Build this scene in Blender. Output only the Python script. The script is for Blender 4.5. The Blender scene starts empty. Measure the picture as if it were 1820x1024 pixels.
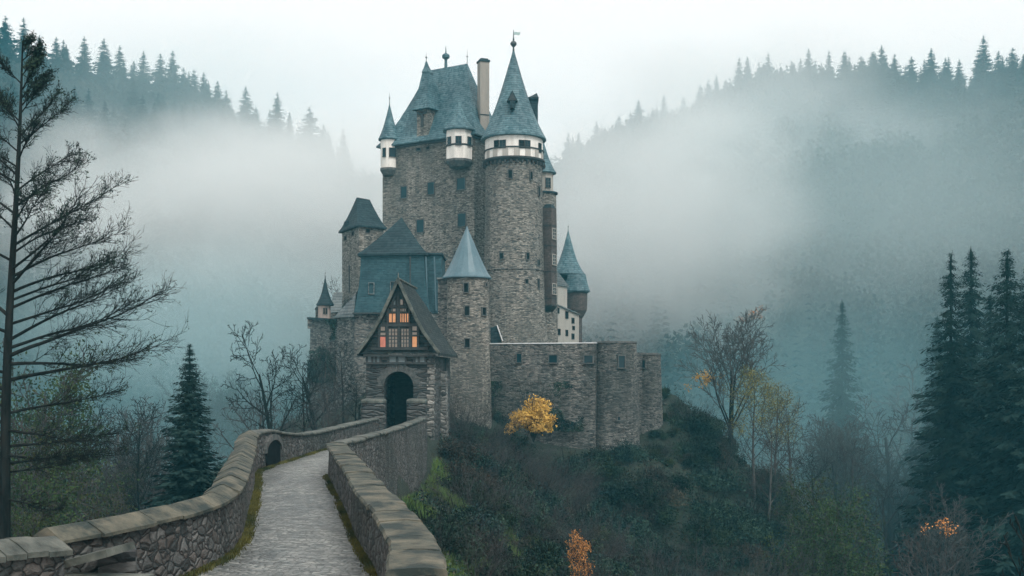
import bpy, math, random
import numpy as np
from math import pi, sin, cos, radians, sqrt, hypot
from mathutils import Vector

S = bpy.context.scene
COL = S.collection

# ------------------------------------------------------------------ camera
F = 1951.0            # focal length in photograph pixels (1820 wide)
HZ = 666.0            # horizon row in the photograph
cd = bpy.data.cameras.new('camera')
cam = bpy.data.objects.new('camera', cd)
COL.objects.link(cam)
cd.sensor_width = 36
cd.lens = 36 * F / 1820
cd.shift_y = (HZ - 512) / 1820
cd.clip_end = 6000
cd.clip_start = 0.1
cam.location = (0, 0, 0)
cam.rotation_euler = (pi / 2, 0, 0)
S.camera = cam

# ------------------------------------------------------------------ sky and sun
SUN_EL, SUN_ROT = radians(48), radians(145)
w = bpy.data.worlds.new("World")
S.world = w
w.use_nodes = True
nt = w.node_tree
nt.nodes.clear()
sky = nt.nodes.new('ShaderNodeTexSky')
sky.sky_type = 'NISHITA'
sky.sun_disc = False
sky.sun_elevation = SUN_EL
sky.sun_rotation = SUN_ROT
mixn = nt.nodes.new('ShaderNodeMix')
mixn.data_type = 'RGBA'
mixn.inputs['Factor'].default_value = 0.93          # closed cloud cover over the clear sky
mixn.inputs[7].default_value = (8.3, 7.45, 7.05, 1)
bg = nt.nodes.new('ShaderNodeBackground')
bg.inputs['Strength'].default_value = 0.15
out = nt.nodes.new('ShaderNodeOutputWorld')
nt.links.new(sky.outputs[0], mixn.inputs[6])
nt.links.new(mixn.outputs[2], bg.inputs[0])
nt.links.new(bg.outputs[0], out.inputs[0])
sd = bpy.data.lights.new('sun', 'SUN')
sd.energy = 2.1
sd.angle = radians(20)
sd.color = (1.0, 0.96, 0.9)
sun = bpy.data.objects.new('sun', sd)
COL.objects.link(sun)
sun.location = (30, -30, 80)
sun.rotation_euler = (radians(42), 0, radians(35))
S.view_settings.view_transform = 'Standard'
S.view_settings.look = 'None'
S.view_settings.exposure = 0.2
S.view_settings.gamma = 1.0
cy = S.cycles
cy.use_denoising = True
cy.max_bounces = 7
cy.diffuse_bounces = 2
cy.glossy_bounces = 2
cy.transmission_bounces = 3
cy.volume_bounces = 3
cy.transparent_max_bounces = 8
cy.volume_step_rate = 1.6
cy.volume_max_steps = 96
cy.use_adaptive_sampling = True
cy.adaptive_threshold = 0.02


# ------------------------------------------------------------------ helpers
def P(px, py, d):
    """a pixel of the photograph at depth d -> point"""
    return Vector(((px - 910) / F * d, d, (HZ - py) / F * d))


def X(px, d):
    return (px - 910) / F * d


def Z(py, d):
    return (HZ - py) / F * d


def tag(o, label=None, cat=None, group=None, kind=None):
    if label: o['label'] = label
    if cat: o['category'] = cat
    if group: o['group'] = group
    if kind: o['kind'] = kind
    return o


def empty(name, loc, label, cat, group=None, rz=0):
    o = bpy.data.objects.new(name, None)
    COL.objects.link(o)
    o.location = loc
    o.rotation_euler = (0, 0, rz)
    o.empty_display_size = 0.3
    return tag(o, label, cat, group)


def world_loc(o):
    v = Vector((0, 0, 0))
    while o is not None:
        v += o.location
        o = o.parent
    return v


class MB:
    """collects geometry in world coordinates, links it as ONE mesh object"""
    def __init__(self):
        self.v = []
        self.f = []

    def add(self, verts, faces):
        b = len(self.v)
        self.v.extend(tuple(p) for p in verts)
        self.f.extend(tuple(i + b for i in f) for f in faces)

    def box(self, c, sx, sy, sz, rz=0.0):
        c = Vector(c)
        cs, sn = cos(rz), sin(rz)
        vs = []
        for z in (-sz / 2, sz / 2):
            for x, y in ((-1, -1), (1, -1), (1, 1), (-1, 1)):
                x *= sx / 2; y *= sy / 2
                vs.append((c.x + x * cs - y * sn, c.y + x * sn + y * cs, c.z + z))
        self.add(vs, [(3, 2, 1, 0), (4, 5, 6, 7), (0, 1, 5, 4), (1, 2, 6, 5), (2, 3, 7, 6), (3, 0, 4, 7)])

    def beam(self, a, b, wid, dep, up=None):
        """bar from a to b; dep measured along 'up' direction"""
        a = Vector(a); b = Vector(b)
        t = (b - a).normalized()
        u = Vector(up) if up is not None else Vector((0, 0, 1))
        s = t.cross(u)
        if s.length < 1e-4: s = Vector((1, 0, 0))
        s.normalize()
        u = s.cross(t).normalized()
        vs = []
        for p in (a, b):
            for x, y in ((-1, -1), (1, -1), (1, 1), (-1, 1)):
                vs.append(p + s * (x * wid / 2) + u * (y * dep / 2))
        self.add(vs, [(0, 1, 2, 3), (7, 6, 5, 4), (0, 4, 5, 1), (1, 5, 6, 2), (2, 6, 7, 3), (3, 7, 4, 0)])

    def prism(self, poly, z0, z1, poly0=None):
        n = len(poly)
        lo = poly0 or poly
        vs = [(p[0], p[1], z0) for p in lo] + [(p[0], p[1], z1) for p in poly]
        fs = [tuple(reversed(range(n))), tuple(range(n, 2 * n))]
        for i in range(n):
            j = (i + 1) % n
            fs.append((i, j, n + j, n + i))
        self.add(vs, fs)

    def lathe(self, cx, cy, prof, n=48, a0=0.0, close=True):
        """prof: list of (r, z)"""
        vs, fs = [], []
        for r, z in prof:
            for k in range(n):
                a = a0 + 2 * pi * k / n
                vs.append((cx + r * cos(a), cy + r * sin(a), z))
        for i in range(len(prof) - 1):
            for k in range(n):
                l = (k + 1) % n
                fs.append((i * n + k, i * n + l, (i + 1) * n + l, (i + 1) * n + k))
        if close:
            fs.append(tuple(reversed(range(n))))
            m = (len(prof) - 1) * n
            fs.append(tuple(range(m, m + n)))
        self.add(vs, fs)

    def loft(self, rings, cap0=True, cap1=True):
        n = len(rings[0])
        vs = [p for r in rings for p in r]
        fs = []
        for i in range(len(rings) - 1):
            for k in range(n):
                l = (k + 1) % n
                fs.append((i * n + k, i * n + l, (i + 1) * n + l, (i + 1) * n + k))
        if cap0: fs.append(tuple(reversed(range(n))))
        if cap1: fs.append(tuple(range((len(rings) - 1) * n, len(rings) * n)))
        self.add(vs, fs)

    def tube(self, a, b, r0, r1, n=8):
        a = Vector(a); b = Vector(b)
        t = (b - a).normalized()
        s = t.orthogonal().normalized()
        u = t.cross(s)
        rings = []
        for p, r in ((a, r0), (b, r1)):
            rings.append([p + (s * cos(2 * pi * k / n) + u * sin(2 * pi * k / n)) * r for k in range(n)])
        self.loft(rings)

    def build(self, name, mat, parent=None, origin=None, smooth=False):
        base = world_loc(parent) if parent is not None else Vector(origin or (0, 0, 0))
        v = np.array([tuple(p) for p in self.v], dtype=float) - np.array(base)
        me = bpy.data.meshes.new(name)
        me.from_pydata(v.tolist(), [], self.f)
        me.materials.append(mat)
        if smooth:
            me.shade_smooth()
        me.validate()
        me.update()
        o = bpy.data.objects.new(name, me)
        COL.objects.link(o)
        if parent is not None:
            o.parent = parent
        else:
            o.location = base
        return o


def np_mesh(name, V, Fq, mat, smooth=False):
    """fast mesh from numpy arrays; Fq (m,4) or (m,3)"""
    me = bpy.data.meshes.new(name)
    V = np.asarray(V, dtype=np.float32)
    Fq = np.asarray(Fq, dtype=np.int32)
    k = Fq.shape[1]
    me.vertices.add(len(V)); me.vertices.foreach_set('co', V.ravel())
    me.loops.add(Fq.size); me.loops.foreach_set('vertex_index', Fq.ravel())
    me.polygons.add(len(Fq))
    me.polygons.foreach_set('loop_start', np.arange(0, Fq.size, k, dtype=np.int32))
    me.polygons.foreach_set('loop_total', np.full(len(Fq), k, dtype=np.int32))
    if smooth:
        me.polygons.foreach_set('use_smooth', np.ones(len(Fq), dtype=bool))
    me.materials.append(mat)
    me.update(calc_edges=True)
    return me


def obj(name, me, parent=None, loc=(0, 0, 0)):
    o = bpy.data.objects.new(name, me)
    COL.objects.link(o)
    o.parent = parent
    o.location = loc
    return o


def copy_tree(o, parent=None):
    c = o.copy()
    COL.objects.link(c)
    c.parent = parent
    for ch in list(o.children):
        copy_tree(ch, c)
    return c


# ------------------------------------------------------------------ materials
def new_mat(name):
    m = bpy.data.materials.new(name)
    m.use_nodes = True
    t = m.node_tree
    t.nodes.clear()
    o = t.nodes.new('ShaderNodeOutputMaterial')
    b = t.nodes.new('ShaderNodeBsdfPrincipled')
    t.links.new(b.outputs[0], o.inputs[0])
    return m, t, b


def N(t, kind, **kw):
    n = t.nodes.new(kind)
    for k, v in kw.items():
        setattr(n, k, v)
    return n


def ramp(t, src, stops):
    r = t.nodes.new('ShaderNodeValToRGB')
    e = r.color_ramp.elements
    while len(e) < len(stops): e.new(0.5)
    for i, (p, c) in enumerate(stops):
        e[i].position = p
        e[i].color = (*c, 1) if len(c) == 3 else c
    t.links.new(src, r.inputs[0])
    return r.outputs[0]


def mapping(t, scale, src=None, rot=(0, 0, 0)):
    if src is None:
        src = t.nodes.new('ShaderNodeTexCoord').outputs['Object']
    m = t.nodes.new('ShaderNodeMapping')
    m.inputs['Scale'].default_value = scale
    m.inputs['Rotation'].default_value = rot
    t.links.new(src, m.inputs[0])
    return m.outputs[0]


def noise(t, vec, scale=1.0, detail=4, rough=0.6):
    n = t.nodes.new('ShaderNodeTexNoise')
    n.inputs['Scale'].default_value = scale
    n.inputs['Detail'].default_value = detail
    n.inputs['Roughness'].default_value = rough
    t.links.new(vec, n.inputs['Vector'])
    return n.outputs['Fac']


def mixc(t, fac, a, b, mode='MIX'):
    m = t.nodes.new('ShaderNodeMix')
    m.data_type = 'RGBA'
    m.blend_type = mode
    for sock, v in ((m.inputs[0], fac), (m.inputs[6], a), (m.inputs[7], b)):
        if isinstance(v, (int, float)):
            sock.default_value = v
        elif isinstance(v, tuple):
            sock.default_value = (*v, 1)
        else:
            t.links.new(v, sock)
    return m.outputs[2]


def math_(t, op, a, b=0.0, c=None):
    m = t.nodes.new('ShaderNodeMath')
    m.operation = op
    for s, v in ((m.inputs[0], a), (m.inputs[1], b)) + (((m.inputs[2], c),) if c is not None else ()):
        if isinstance(v, (int, float)): s.default_value = v
        else: t.links.new(v, s)
    return m.outputs[0]


def bump(t, b, h, dist=0.05, strength=1.0):
    n = t.nodes.new('ShaderNodeBump')
    n.inputs['Distance'].default_value = dist
    n.inputs['Strength'].default_value = strength
    t.links.new(h, n.inputs['Height'])
    t.links.new(n.outputs[0], b.inputs['Normal'])


def rubble(name, dark, light, mortar, sx=2.0, sz=5.5, stain=(0.03, 0.045, 0.04), rough=0.85, bd=0.08, warm=None, edge=0.06, fs=1.0):
    """coursed rubble masonry: every stone its own tone, recessed joints, damp stains"""
    m, t, b = new_mat(name)
    co = t.nodes.new('ShaderNodeTexCoord').outputs['Object']
    wob = t.nodes.new('ShaderNodeTexNoise'); wob.inputs['Scale'].default_value = 0.9
    t.links.new(co, wob.inputs['Vector'])
    add = t.nodes.new('ShaderNodeVectorMath'); add.operation = 'MULTIPLY_ADD'
    t.links.new(wob.outputs['Color'], add.inputs[0])
    add.inputs[1].default_value = (0.25, 0.25, 0.25)
    wob2 = t.nodes.new('ShaderNodeTexNoise'); wob2.inputs['Scale'].default_value = 4.5; wob2.inputs['Detail'].default_value = 3
    t.links.new(co, wob2.inputs['Vector'])
    add2 = t.nodes.new('ShaderNodeVectorMath'); add2.operation = 'MULTIPLY_ADD'
    t.links.new(wob2.outputs['Color'], add2.inputs[0]); add2.inputs[1].default_value = (0.16, 0.16, 0.10)
    t.links.new(co, add.inputs[2])
    t.links.new(add.outputs[0], add2.inputs[2])
    v = mapping(t, (sx, sx, sz), add2.outputs[0])
    vo = N(t, 'ShaderNodeTexVoronoi'); t.links.new(v, vo.inputs['Vector']); vo.inputs['Scale'].default_value = 1
    ve = N(t, 'ShaderNodeTexVoronoi', feature='DISTANCE_TO_EDGE'); t.links.new(v, ve.inputs['Vector']); ve.inputs['Scale'].default_value = 1
    sep = t.nodes.new('ShaderNodeSeparateColor'); t.links.new(vo.outputs['Color'], sep.inputs[0])
    c = ramp(t, sep.outputs[0], [(0.0, dark), (0.45, tuple((a + q) / 2.1 for a, q in zip(dark, light))), (1.0, light)])
    if warm:
        c = mixc(t, math_(t, 'MULTIPLY', math_(t, 'GREATER_THAN', sep.outputs[1], 0.72), 0.7), c, warm)
    fine = noise(t, mapping(t, (6 * fs, 6 * fs, 14 * fs), co), 1.0, 5, 0.7)
    c = mixc(t, 0.55, c, ramp(t, fine, [(0.3, (0.35, 0.35, 0.35)), (0.7, (1.35, 1.35, 1.35))]), 'MULTIPLY')
    ed = ramp(t, ve.outputs['Distance'], [(0.0, (0, 0, 0)), (edge, (1, 1, 1))])
    c = mixc(t, ed, mortar, c)
    st = noise(t, mapping(t, (0.16, 0.16, 0.09), co), 1.0, 6, 0.65)
    stf = ramp(t, st, [(0.47, (0, 0, 0)), (0.66, (0.72, 0.72, 0.72))])
    c = mixc(t, stf, c, stain)
    sk = noise(t, mapping(t, (0.9, 0.9, 0.10), co), 1.0, 5, 0.6)
    c = mixc(t, 0.65, c, ramp(t, sk, [(0.35, (0.62, 0.66, 0.68)), (0.62, (1.18, 1.16, 1.14))]), 'MULTIPLY')
    t.links.new(c, b.inputs['Base Color'])
    b.inputs['Roughness'].default_value = rough
    hgt = math_(t, 'ADD', math_(t, 'MULTIPLY', math_(t, 'MINIMUM', ve.outputs['Distance'], 0.25), 3.0),
                math_(t, 'ADD', math_(t, 'MULTIPLY', fine, 0.5), math_(t, 'MULTIPLY', sep.outputs[2], 0.5)))
    bump(t, b, hgt, bd, 1.0)
    return m


def slate(name, a, b_, course=0.24, rough=0.5, moss=None, mossat=0.6, spec=0.3, lines=0.8):
    m, t, b = new_mat(name)
    co = t.nodes.new('ShaderNodeTexCoord').outputs['Object']
    v = mapping(t, (1 / 0.3, 1 / 0.3, 1 / course), co)
    vo = N(t, 'ShaderNodeTexVoronoi'); t.links.new(v, vo.inputs['Vector']); vo.inputs['Scale'].default_value = 1
    vo.inputs['Randomness'].default_value = 0.55
    sep = t.nodes.new('ShaderNodeSeparateColor'); t.links.new(vo.outputs['Color'], sep.inputs[0])
    c = ramp(t, sep.outputs[0], [(0.0, a), (1.0, b_)])
    sx = t.nodes.new('ShaderNodeSeparateXYZ'); t.links.new(co, sx.inputs[0])
    fr = math_(t, 'FRACT', math_(t, 'MULTIPLY', sx.outputs[2], 1 / course))
    line = ramp(t, fr, [(0.0, (0.2, 0.2, 0.2)), (0.3, (0.95, 0.95, 0.95)), (1.0, (1.25, 1.25, 1.25))])
    c = mixc(t, lines, c, line, 'MULTIPLY')
    big = noise(t, mapping(t, (0.5, 0.5, 0.22), co), 1.0, 6, 0.6)
    c = mixc(t, 0.6, c, ramp(t, big, [(0.32, (0.5, 0.52, 0.55)), (0.68, (1.4, 1.4, 1.35))]), 'MULTIPLY')
    if moss:
        mo = noise(t, mapping(t, (1.1, 1.1, 1.1), co), 1.0, 6, 0.7)
        c = mixc(t, ramp(t, mo, [(mossat - 0.06, (0, 0, 0)), (mossat + 0.06, (0.8, 0.8, 0.8))]), c, moss)
    t.links.new(c, b.inputs['Base Color'])
    b.inputs['Roughness'].default_value = rough
    b.inputs['Specular IOR Level'].default_value = spec
    bump(t, b, math_(t, 'ADD', math_(t, 'MULTIPLY', fr, -1.0), math_(t, 'MULTIPLY', sep.outputs[1], 0.7)), 0.035, 1.0)
    return m


def plaster(name, col, dirt, streak=0.5):
    m, t, b = new_mat(name)
    co = t.nodes.new('ShaderNodeTexCoord').outputs['Object']
    s = noise(t, mapping(t, (2.2, 2.2, 0.35), co), 1.0, 6, 0.65)
    c = mixc(t, math_(t, 'MULTIPLY', ramp(t, s, [(0.45, (0, 0, 0)), (0.75, (1, 1, 1))]), streak), col, dirt)
    g = noise(t, mapping(t, (9, 9, 9), co), 1.0, 4, 0.6)
    c = mixc(t, 0.25, c, ramp(t, g, [(0.3, (0.7, 0.7, 0.7)), (0.7, (1.15, 1.15, 1.15))]), 'MULTIPLY')
    t.links.new(c, b.inputs['Base Color'])
    b.inputs['Roughness'].default_value = 0.8
    bump(t, b, g, 0.01, 0.6)
    return m


def noisy(name, a, b_, scale=(2, 2, 2), rough=0.8, bd=0.02, rand=0.0, lo=0.35, hi=0.65, spec=0.3, detail=5):
    """two-tone material broken up by noise; rand varies it from object to object"""
    m, t, b = new_mat(name)
    co = t.nodes.new('ShaderNodeTexCoord').outputs['Object']
    s = noise(t, mapping(t, scale, co), 1.0, detail, 0.65)
    c = ramp(t, s, [(lo, a), (hi, b_)])
    if rand:
        oi = t.nodes.new('ShaderNodeObjectInfo')
        mr = math_(t, 'ADD', math_(t, 'MULTIPLY', oi.outputs['Random'], rand), 1 - rand / 2)
        hs = t.nodes.new('ShaderNodeHueSaturation')
        t.links.new(mr, hs.inputs['Value'])
        t.links.new(math_(t, 'ADD', math_(t, 'MULTIPLY', oi.outputs['Random'], rand * 0.12), 0.5 - rand * 0.06), hs.inputs['Hue'])
        t.links.new(c, hs.inputs['Color'])
        c = hs.outputs[0]
    t.links.new(c, b.inputs['Base Color'])
    b.inputs['Roughness'].default_value = rough
    b.inputs['Specular IOR Level'].default_value = spec
    if bd: bump(t, b, s, bd, 1.0)
    return m


def glass(name, col=(0.01, 0.03, 0.04)):
    m, t, b = new_mat(name)
    b.inputs['Base Color'].default_value = (*col, 1)
    b.inputs['Roughness'].default_value = 0.12
    b.inputs['Specular IOR Level'].default_value = 0.22
    g = noise(t, mapping(t, (1.5, 1.5, 1.5)), 1.0, 2, 0.5)
    bump(t, b, g, 0.02, 0.4)
    return m


def lit(name, col, s):
    """a pane lit by the lamp in the room behind it"""
    m, t, b = new_mat(name)
    co = t.nodes.new('ShaderNodeTexCoord').outputs['Object']
    n = noise(t, mapping(t, (2.5, 2.5, 2.5), co), 1.0, 3, 0.6)
    c = ramp(t, n, [(0.3, tuple(x * 0.6 for x in col)), (0.7, col)])
    b.inputs['Base Color'].default_value = (0.1, 0.07, 0.05, 1)
    b.inputs['Roughness'].default_value = 0.3
    t.links.new(c, b.inputs['Emission Color'])
    b.inputs['Emission Strength'].default_value = s
    return m


M = {}
M['stone'] = rubble('tower_stone', (0.065, 0.07, 0.068), (0.46, 0.435, 0.38), (0.12, 0.12, 0.112), 3.1, 9.5, stain=(0.10, 0.105, 0.095), bd=0.10)
M['stone_grey'] = rubble('grey_stone', (0.03, 0.038, 0.042), (0.30, 0.295, 0.27), (0.06, 0.068, 0.07), 3.1, 9.5, stain=(0.03, 0.042, 0.04), bd=0.10)
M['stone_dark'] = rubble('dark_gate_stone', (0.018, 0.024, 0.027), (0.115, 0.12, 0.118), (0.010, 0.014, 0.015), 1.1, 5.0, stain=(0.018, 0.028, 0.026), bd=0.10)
M['quoin'] = rubble('pale_quoin_stone', (0.05, 0.055, 0.055), (0.40, 0.39, 0.36), (0.03, 0.035, 0.035), 1.2, 4.0, bd=0.10)
M['parapet'] = rubble('parapet_rubble', (0.022, 0.03, 0.032), (0.20, 0.205, 0.20), (0.005, 0.008, 0.010), 4.4, 6.6, stain=(0.018, 0.03, 0.026), bd=0.09, warm=(0.12, 0.105, 0.095), edge=0.10, fs=2.6)
M['slate'] = slate('blue_slate', (0.03, 0.08, 0.10), (0.10, 0.175, 0.20), 0.27, 0.55)
M['slate_dark'] = slate('dark_slate', (0.010, 0.024, 0.031), (0.028, 0.050, 0.058), 0.27, 0.7, spec=0.15)
M['slate_clad'] = slate('slate_cladding', (0.016, 0.05, 0.064), (0.034, 0.08, 0.097), 0.16, 0.65, spec=0.2, lines=0.4)
M['slate_pale'] = slate('pale_weathered_slate', (0.09, 0.115, 0.125), (0.17, 0.19, 0.19), 0.3, 0.6)
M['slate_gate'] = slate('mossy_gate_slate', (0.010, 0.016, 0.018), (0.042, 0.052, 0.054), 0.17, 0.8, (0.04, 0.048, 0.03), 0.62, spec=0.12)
M['lead'] = noisy('lead_sheet', (0.06, 0.12, 0.15), (0.105, 0.175, 0.205), (0.8, 0.8, 0.4), 0.45, 0.01, spec=0.4)
M['white'] = plaster('white_plaster', (0.80, 0.78, 0.73), (0.42, 0.40, 0.36), 0.6)
M['grime'] = plaster('grey_painted_board', (0.40, 0.385, 0.35), (0.25, 0.24, 0.22), 0.5)
M['cream'] = plaster('cream_plaster', (0.40, 0.38, 0.34), (0.24, 0.23, 0.21), 0.6)
M['pink'] = plaster('faded_pink_plaster', (0.42, 0.33, 0.29), (0.24, 0.22, 0.2), 0.7)
M['chimney'] = plaster('tan_render', (0.30, 0.275, 0.24), (0.17, 0.165, 0.155), 0.6)
M['trim'] = noisy('dark_timber', (0.022, 0.028, 0.03), (0.05, 0.055, 0.055), (3, 3, 12), 0.7, 0.01)
M['frame'] = noisy('grey_stone_surround', (0.05, 0.06, 0.06), (0.13, 0.135, 0.13), (4, 4, 4), 0.8, 0.01)
M['iron'] = noisy('dark_iron', (0.03, 0.04, 0.045), (0.06, 0.075, 0.08), (6, 6, 6), 0.5, 0.0, spec=0.5)
M['flag'] = noisy('faded_vane_metal', (0.3, 0.42, 0.42), (0.42, 0.52, 0.5), (6, 6, 6), 0.5, 0.0)
M['brick'] = rubble('brown_brick', (0.05, 0.04, 0.038), (0.13, 0.10, 0.088), (0.05, 0.045, 0.04), 4.0, 9.0, stain=(0.04, 0.038, 0.038), bd=0.03)
M['hole'] = noisy('painted_opening_shade', (0.004, 0.006, 0.008), (0.012, 0.016, 0.018), (3, 3, 3), 0.9, 0.0, spec=0.05)  # near-black colour stands in for the shade inside openings that are not cut
M['glass'] = glass('window_glass')
M['glass_teal'] = glass('teal_window_glass', (0.008, 0.038, 0.05))
M['lit_orange'] = lit('orange_lit_pane', (1.0, 0.42, 0.16), 0.62)
M['lit_red'] = lit('red_lit_pane', (0.95, 0.24, 0.15), 0.55)
M['lit_dim'] = lit('dim_leaded_pane', (0.30, 0.27, 0.23), 0.45)
M['pale_panel'] = plaster('pale_infill', (0.16, 0.20, 0.21), (0.07, 0.09, 0.1), 0.6)
M['coping'] = noisy('coping_slab', (0.026, 0.038, 0.036), (0.15, 0.142, 0.108), (1.7, 1.7, 1.7), 0.75, 0.07, lo=0.42, hi=0.66, detail=11, spec=0.2)
M['coping_wet'] = noisy('wet_coping_slab', (0.028, 0.038, 0.036), (0.15, 0.16, 0.14), (1.9, 1.9, 1.9), 0.65, 0.06, lo=0.36, hi=0.68, detail=11, spec=0.25)
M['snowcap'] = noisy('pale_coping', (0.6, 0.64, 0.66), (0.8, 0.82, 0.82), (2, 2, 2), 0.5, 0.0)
M['bark'] = noisy('bark', (0.006, 0.009, 0.010), (0.022, 0.026, 0.025), (6, 6, 1.2), 0.85, 0.03, spec=0.06)
M['bark_grey'] = noisy('grey_bark', (0.045, 0.05, 0.052), (0.11, 0.11, 0.105), (5, 5, 1.2), 0.85, 0.02, spec=0.06)
M['twig'] = noisy('brown_twigs', (0.035, 0.038, 0.042), (0.085, 0.080, 0.078), (2, 2, 2), 0.85, 0.0, rand=0.4, spec=0.06)
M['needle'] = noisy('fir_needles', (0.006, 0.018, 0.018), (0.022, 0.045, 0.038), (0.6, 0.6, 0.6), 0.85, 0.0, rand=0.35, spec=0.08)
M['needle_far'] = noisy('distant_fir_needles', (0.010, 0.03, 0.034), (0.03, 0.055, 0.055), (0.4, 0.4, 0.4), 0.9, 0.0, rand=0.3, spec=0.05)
M['leaf_dark'] = noisy('dark_shrub_leaves', (0.005, 0.018, 0.017), (0.034, 0.064, 0.040), (0.9, 0.9, 0.9), 0.6, 0.0, rand=0.8, lo=0.42, hi=0.62, spec=0.12)
M['leaf_brown'] = noisy('brown_shrub_leaves', (0.022, 0.028, 0.028), (0.085, 0.07, 0.048), (1.0, 1.0, 1.0), 0.75, 0.0, rand=0.5, spec=0.12)
M['leaf_green'] = noisy('green_leaves', (0.013, 0.032, 0.017), (0.06, 0.095, 0.03), (0.9, 0.9, 0.9), 0.7, 0.0, rand=0.4, spec=0.12)
M['leaf_olive'] = noisy('olive_leaves', (0.010, 0.027, 0.017), (0.075, 0.085, 0.022), (0.6, 0.6, 0.6), 0.6, 0.0, rand=0.4, lo=0.42, hi=0.7, spec=0.12)
M['leaf_yellow'] = noisy('yellow_green_leaves', (0.07, 0.095, 0.03), (0.27, 0.25, 0.06), (0.8, 0.8, 0.8), 0.6, 0.0, rand=0.2)
M['leaf_gold'] = noisy('golden_leaves', (0.30, 0.17, 0.035), (0.85, 0.55, 0.12), (1.2, 1.2, 1.2), 0.6, 0.0, rand=0.1)
M['leaf_orange'] = noisy('orange_leaves', (0.20, 0.085, 0.03), (0.62, 0.26, 0.07), (1.5, 1.5, 1.5), 0.6, 0.0, rand=0.1)
M['grass'] = noisy('wet_grass', (0.025, 0.065, 0.02), (0.12, 0.19, 0.045), (0.8, 0.35, 0.35), 0.6, 0.0)
M['verge'] = noisy('mossy_verge', (0.02, 0.035, 0.012), (0.14, 0.13, 0.03), (0.5, 0.5, 0.5), 0.7, 0.0)


def terrain_mat():
    m, t, b = new_mat('earth_and_moss')
    co = t.nodes.new('ShaderNodeTexCoord').outputs['Object']
    n1 = noise(t, mapping(t, (0.12, 0.12, 0.12), co), 1.0, 8, 0.7)
    n2 = noise(t, mapping(t, (1.3, 1.3, 1.3), co), 1.0, 8, 0.7)
    c = ramp(t, n1, [(0.3, (0.007, 0.017, 0.015)), (0.5, (0.016, 0.027, 0.019)), (0.7, (0.028, 0.030, 0.022))])
    c = mixc(t, 0.7, c, ramp(t, n2, [(0.3, (0.35, 0.4, 0.4)), (0.7, (1.6, 1.6, 1.4))]), 'MULTIPLY')
    t.links.new(c, b.inputs['Base Color'])
    b.inputs['Roughness'].default_value = 0.9
    bump(t, b, n2, 0.4, 1.0)
    return m


def path_mat():
    m, t, b = new_mat('wet_cobbles')
    co = t.nodes.new('ShaderNodeTexCoord').outputs['Object']
    v = mapping(t, (7.5, 12.0, 7.5), co)
    vo = N(t, 'ShaderNodeTexVoronoi'); t.links.new(v, vo.inputs['Vector']); vo.inputs['Scale'].default_value = 1
    ve = N(t, 'ShaderNodeTexVoronoi', feature='DISTANCE_TO_EDGE'); t.links.new(v, ve.inputs['Vector']); ve.inputs['Scale'].default_value = 1
    sep = t.nodes.new('ShaderNodeSeparateColor'); t.links.new(vo.outputs['Color'], sep.inputs[0])
    c = ramp(t, sep.outputs[0], [(0.0, (0.095, 0.108, 0.11)), (1.0, (0.36, 0.37, 0.36))])
    c = mixc(t, ramp(t, ve.outputs['Distance'], [(0.0, (0, 0, 0)), (0.12, (1, 1, 1))]), (0.05, 0.06, 0.062), c)
    big = noise(t, mapping(t, (0.45, 0.28, 0.4), co), 1.0, 6, 0.65)
    c = mixc(t, 0.8, c, ramp(t, big, [(0.3, (0.5, 0.53, 0.55)), (0.7, (1.35, 1.35, 1.3))]), 'MULTIPLY')
    st = noise(t, mapping(t, (1.6, 5.5, 1.0), co), 1.0, 6, 0.75)
    c = mixc(t, 0.7, c, ramp(t, st, [(0.38, (0.45, 0.5, 0.52)), (0.55, (1.1, 1.1, 1.08))]), 'MULTIPLY')
    t.links.new(c, b.inputs['Base Color'])
    t.links.new(ramp(t, big, [(0.35, (0.28, 0.28, 0.28)), (0.65, (0.55, 0.55, 0.55))]), b.inputs['Roughness'])
    h = math_(t, 'ADD', math_(t, 'MINIMUM', ve.outputs['Distance'], 0.3), math_(t, 'MULTIPLY', sep.outputs[1], 0.25))
    bump(t, b, math_(t, 'ADD', h, math_(t, 'MULTIPLY', st, 0.8)), 0.09, 1.0)
    return m


M['earth'] = terrain_mat()
M['cobbles'] = path_mat()


# ------------------------------------------------------------------ terrain
def seg_dist(x, y, pts):
    """distance to a 3D polyline in plan, and its height at the closest point"""
    best = np.full(x.shape, 1e9)
    zz = np.zeros(x.shape)
    side = np.zeros(x.shape)
    for (x0, y0, z0), (x1, y1, z1) in zip(pts[:-1], pts[1:]):
        dx, dy = x1 - x0, y1 - y0
        L2 = dx * dx + dy * dy
        t = np.clip(((x - x0) * dx + (y - y0) * dy) / L2, 0, 1)
        qx, qy = x0 + t * dx, y0 + t * dy
        d = np.hypot(x - qx, y - qy)
        m = d < best
        best = np.where(m, d, best)
        zz = np.where(m, z0 + t * (z1 - z0), zz)
        side = np.where(m, np.sign((x - qx) * dy - (y - qy) * dx), side)   # +1 right of travel
    return best, zz, side


def poly_dist(x, y, poly):
    """signed distance to a polygon in plan (negative inside)"""
    best = np.full(x.shape, 1e9)
    inside = np.zeros(x.shape, dtype=bool)
    n = len(poly)
    for i in range(n):
        x0, y0 = poly[i]; x1, y1 = poly[(i + 1) % n]
        dx, dy = x1 - x0, y1 - y0
        t = np.clip(((x - x0) * dx + (y - y0) * dy) / (dx * dx + dy * dy), 0, 1)
        best = np.minimum(best, np.hypot(x - x0 - t * dx, y - y0 - t * dy))
        c = ((y0 > y) != (y1 > y)) & (x < (x1 - x0) * (y - y0) / (y1 - y0 + 1e-12) + x0)
        inside ^= c
    return np.where(inside, -best, best)


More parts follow.
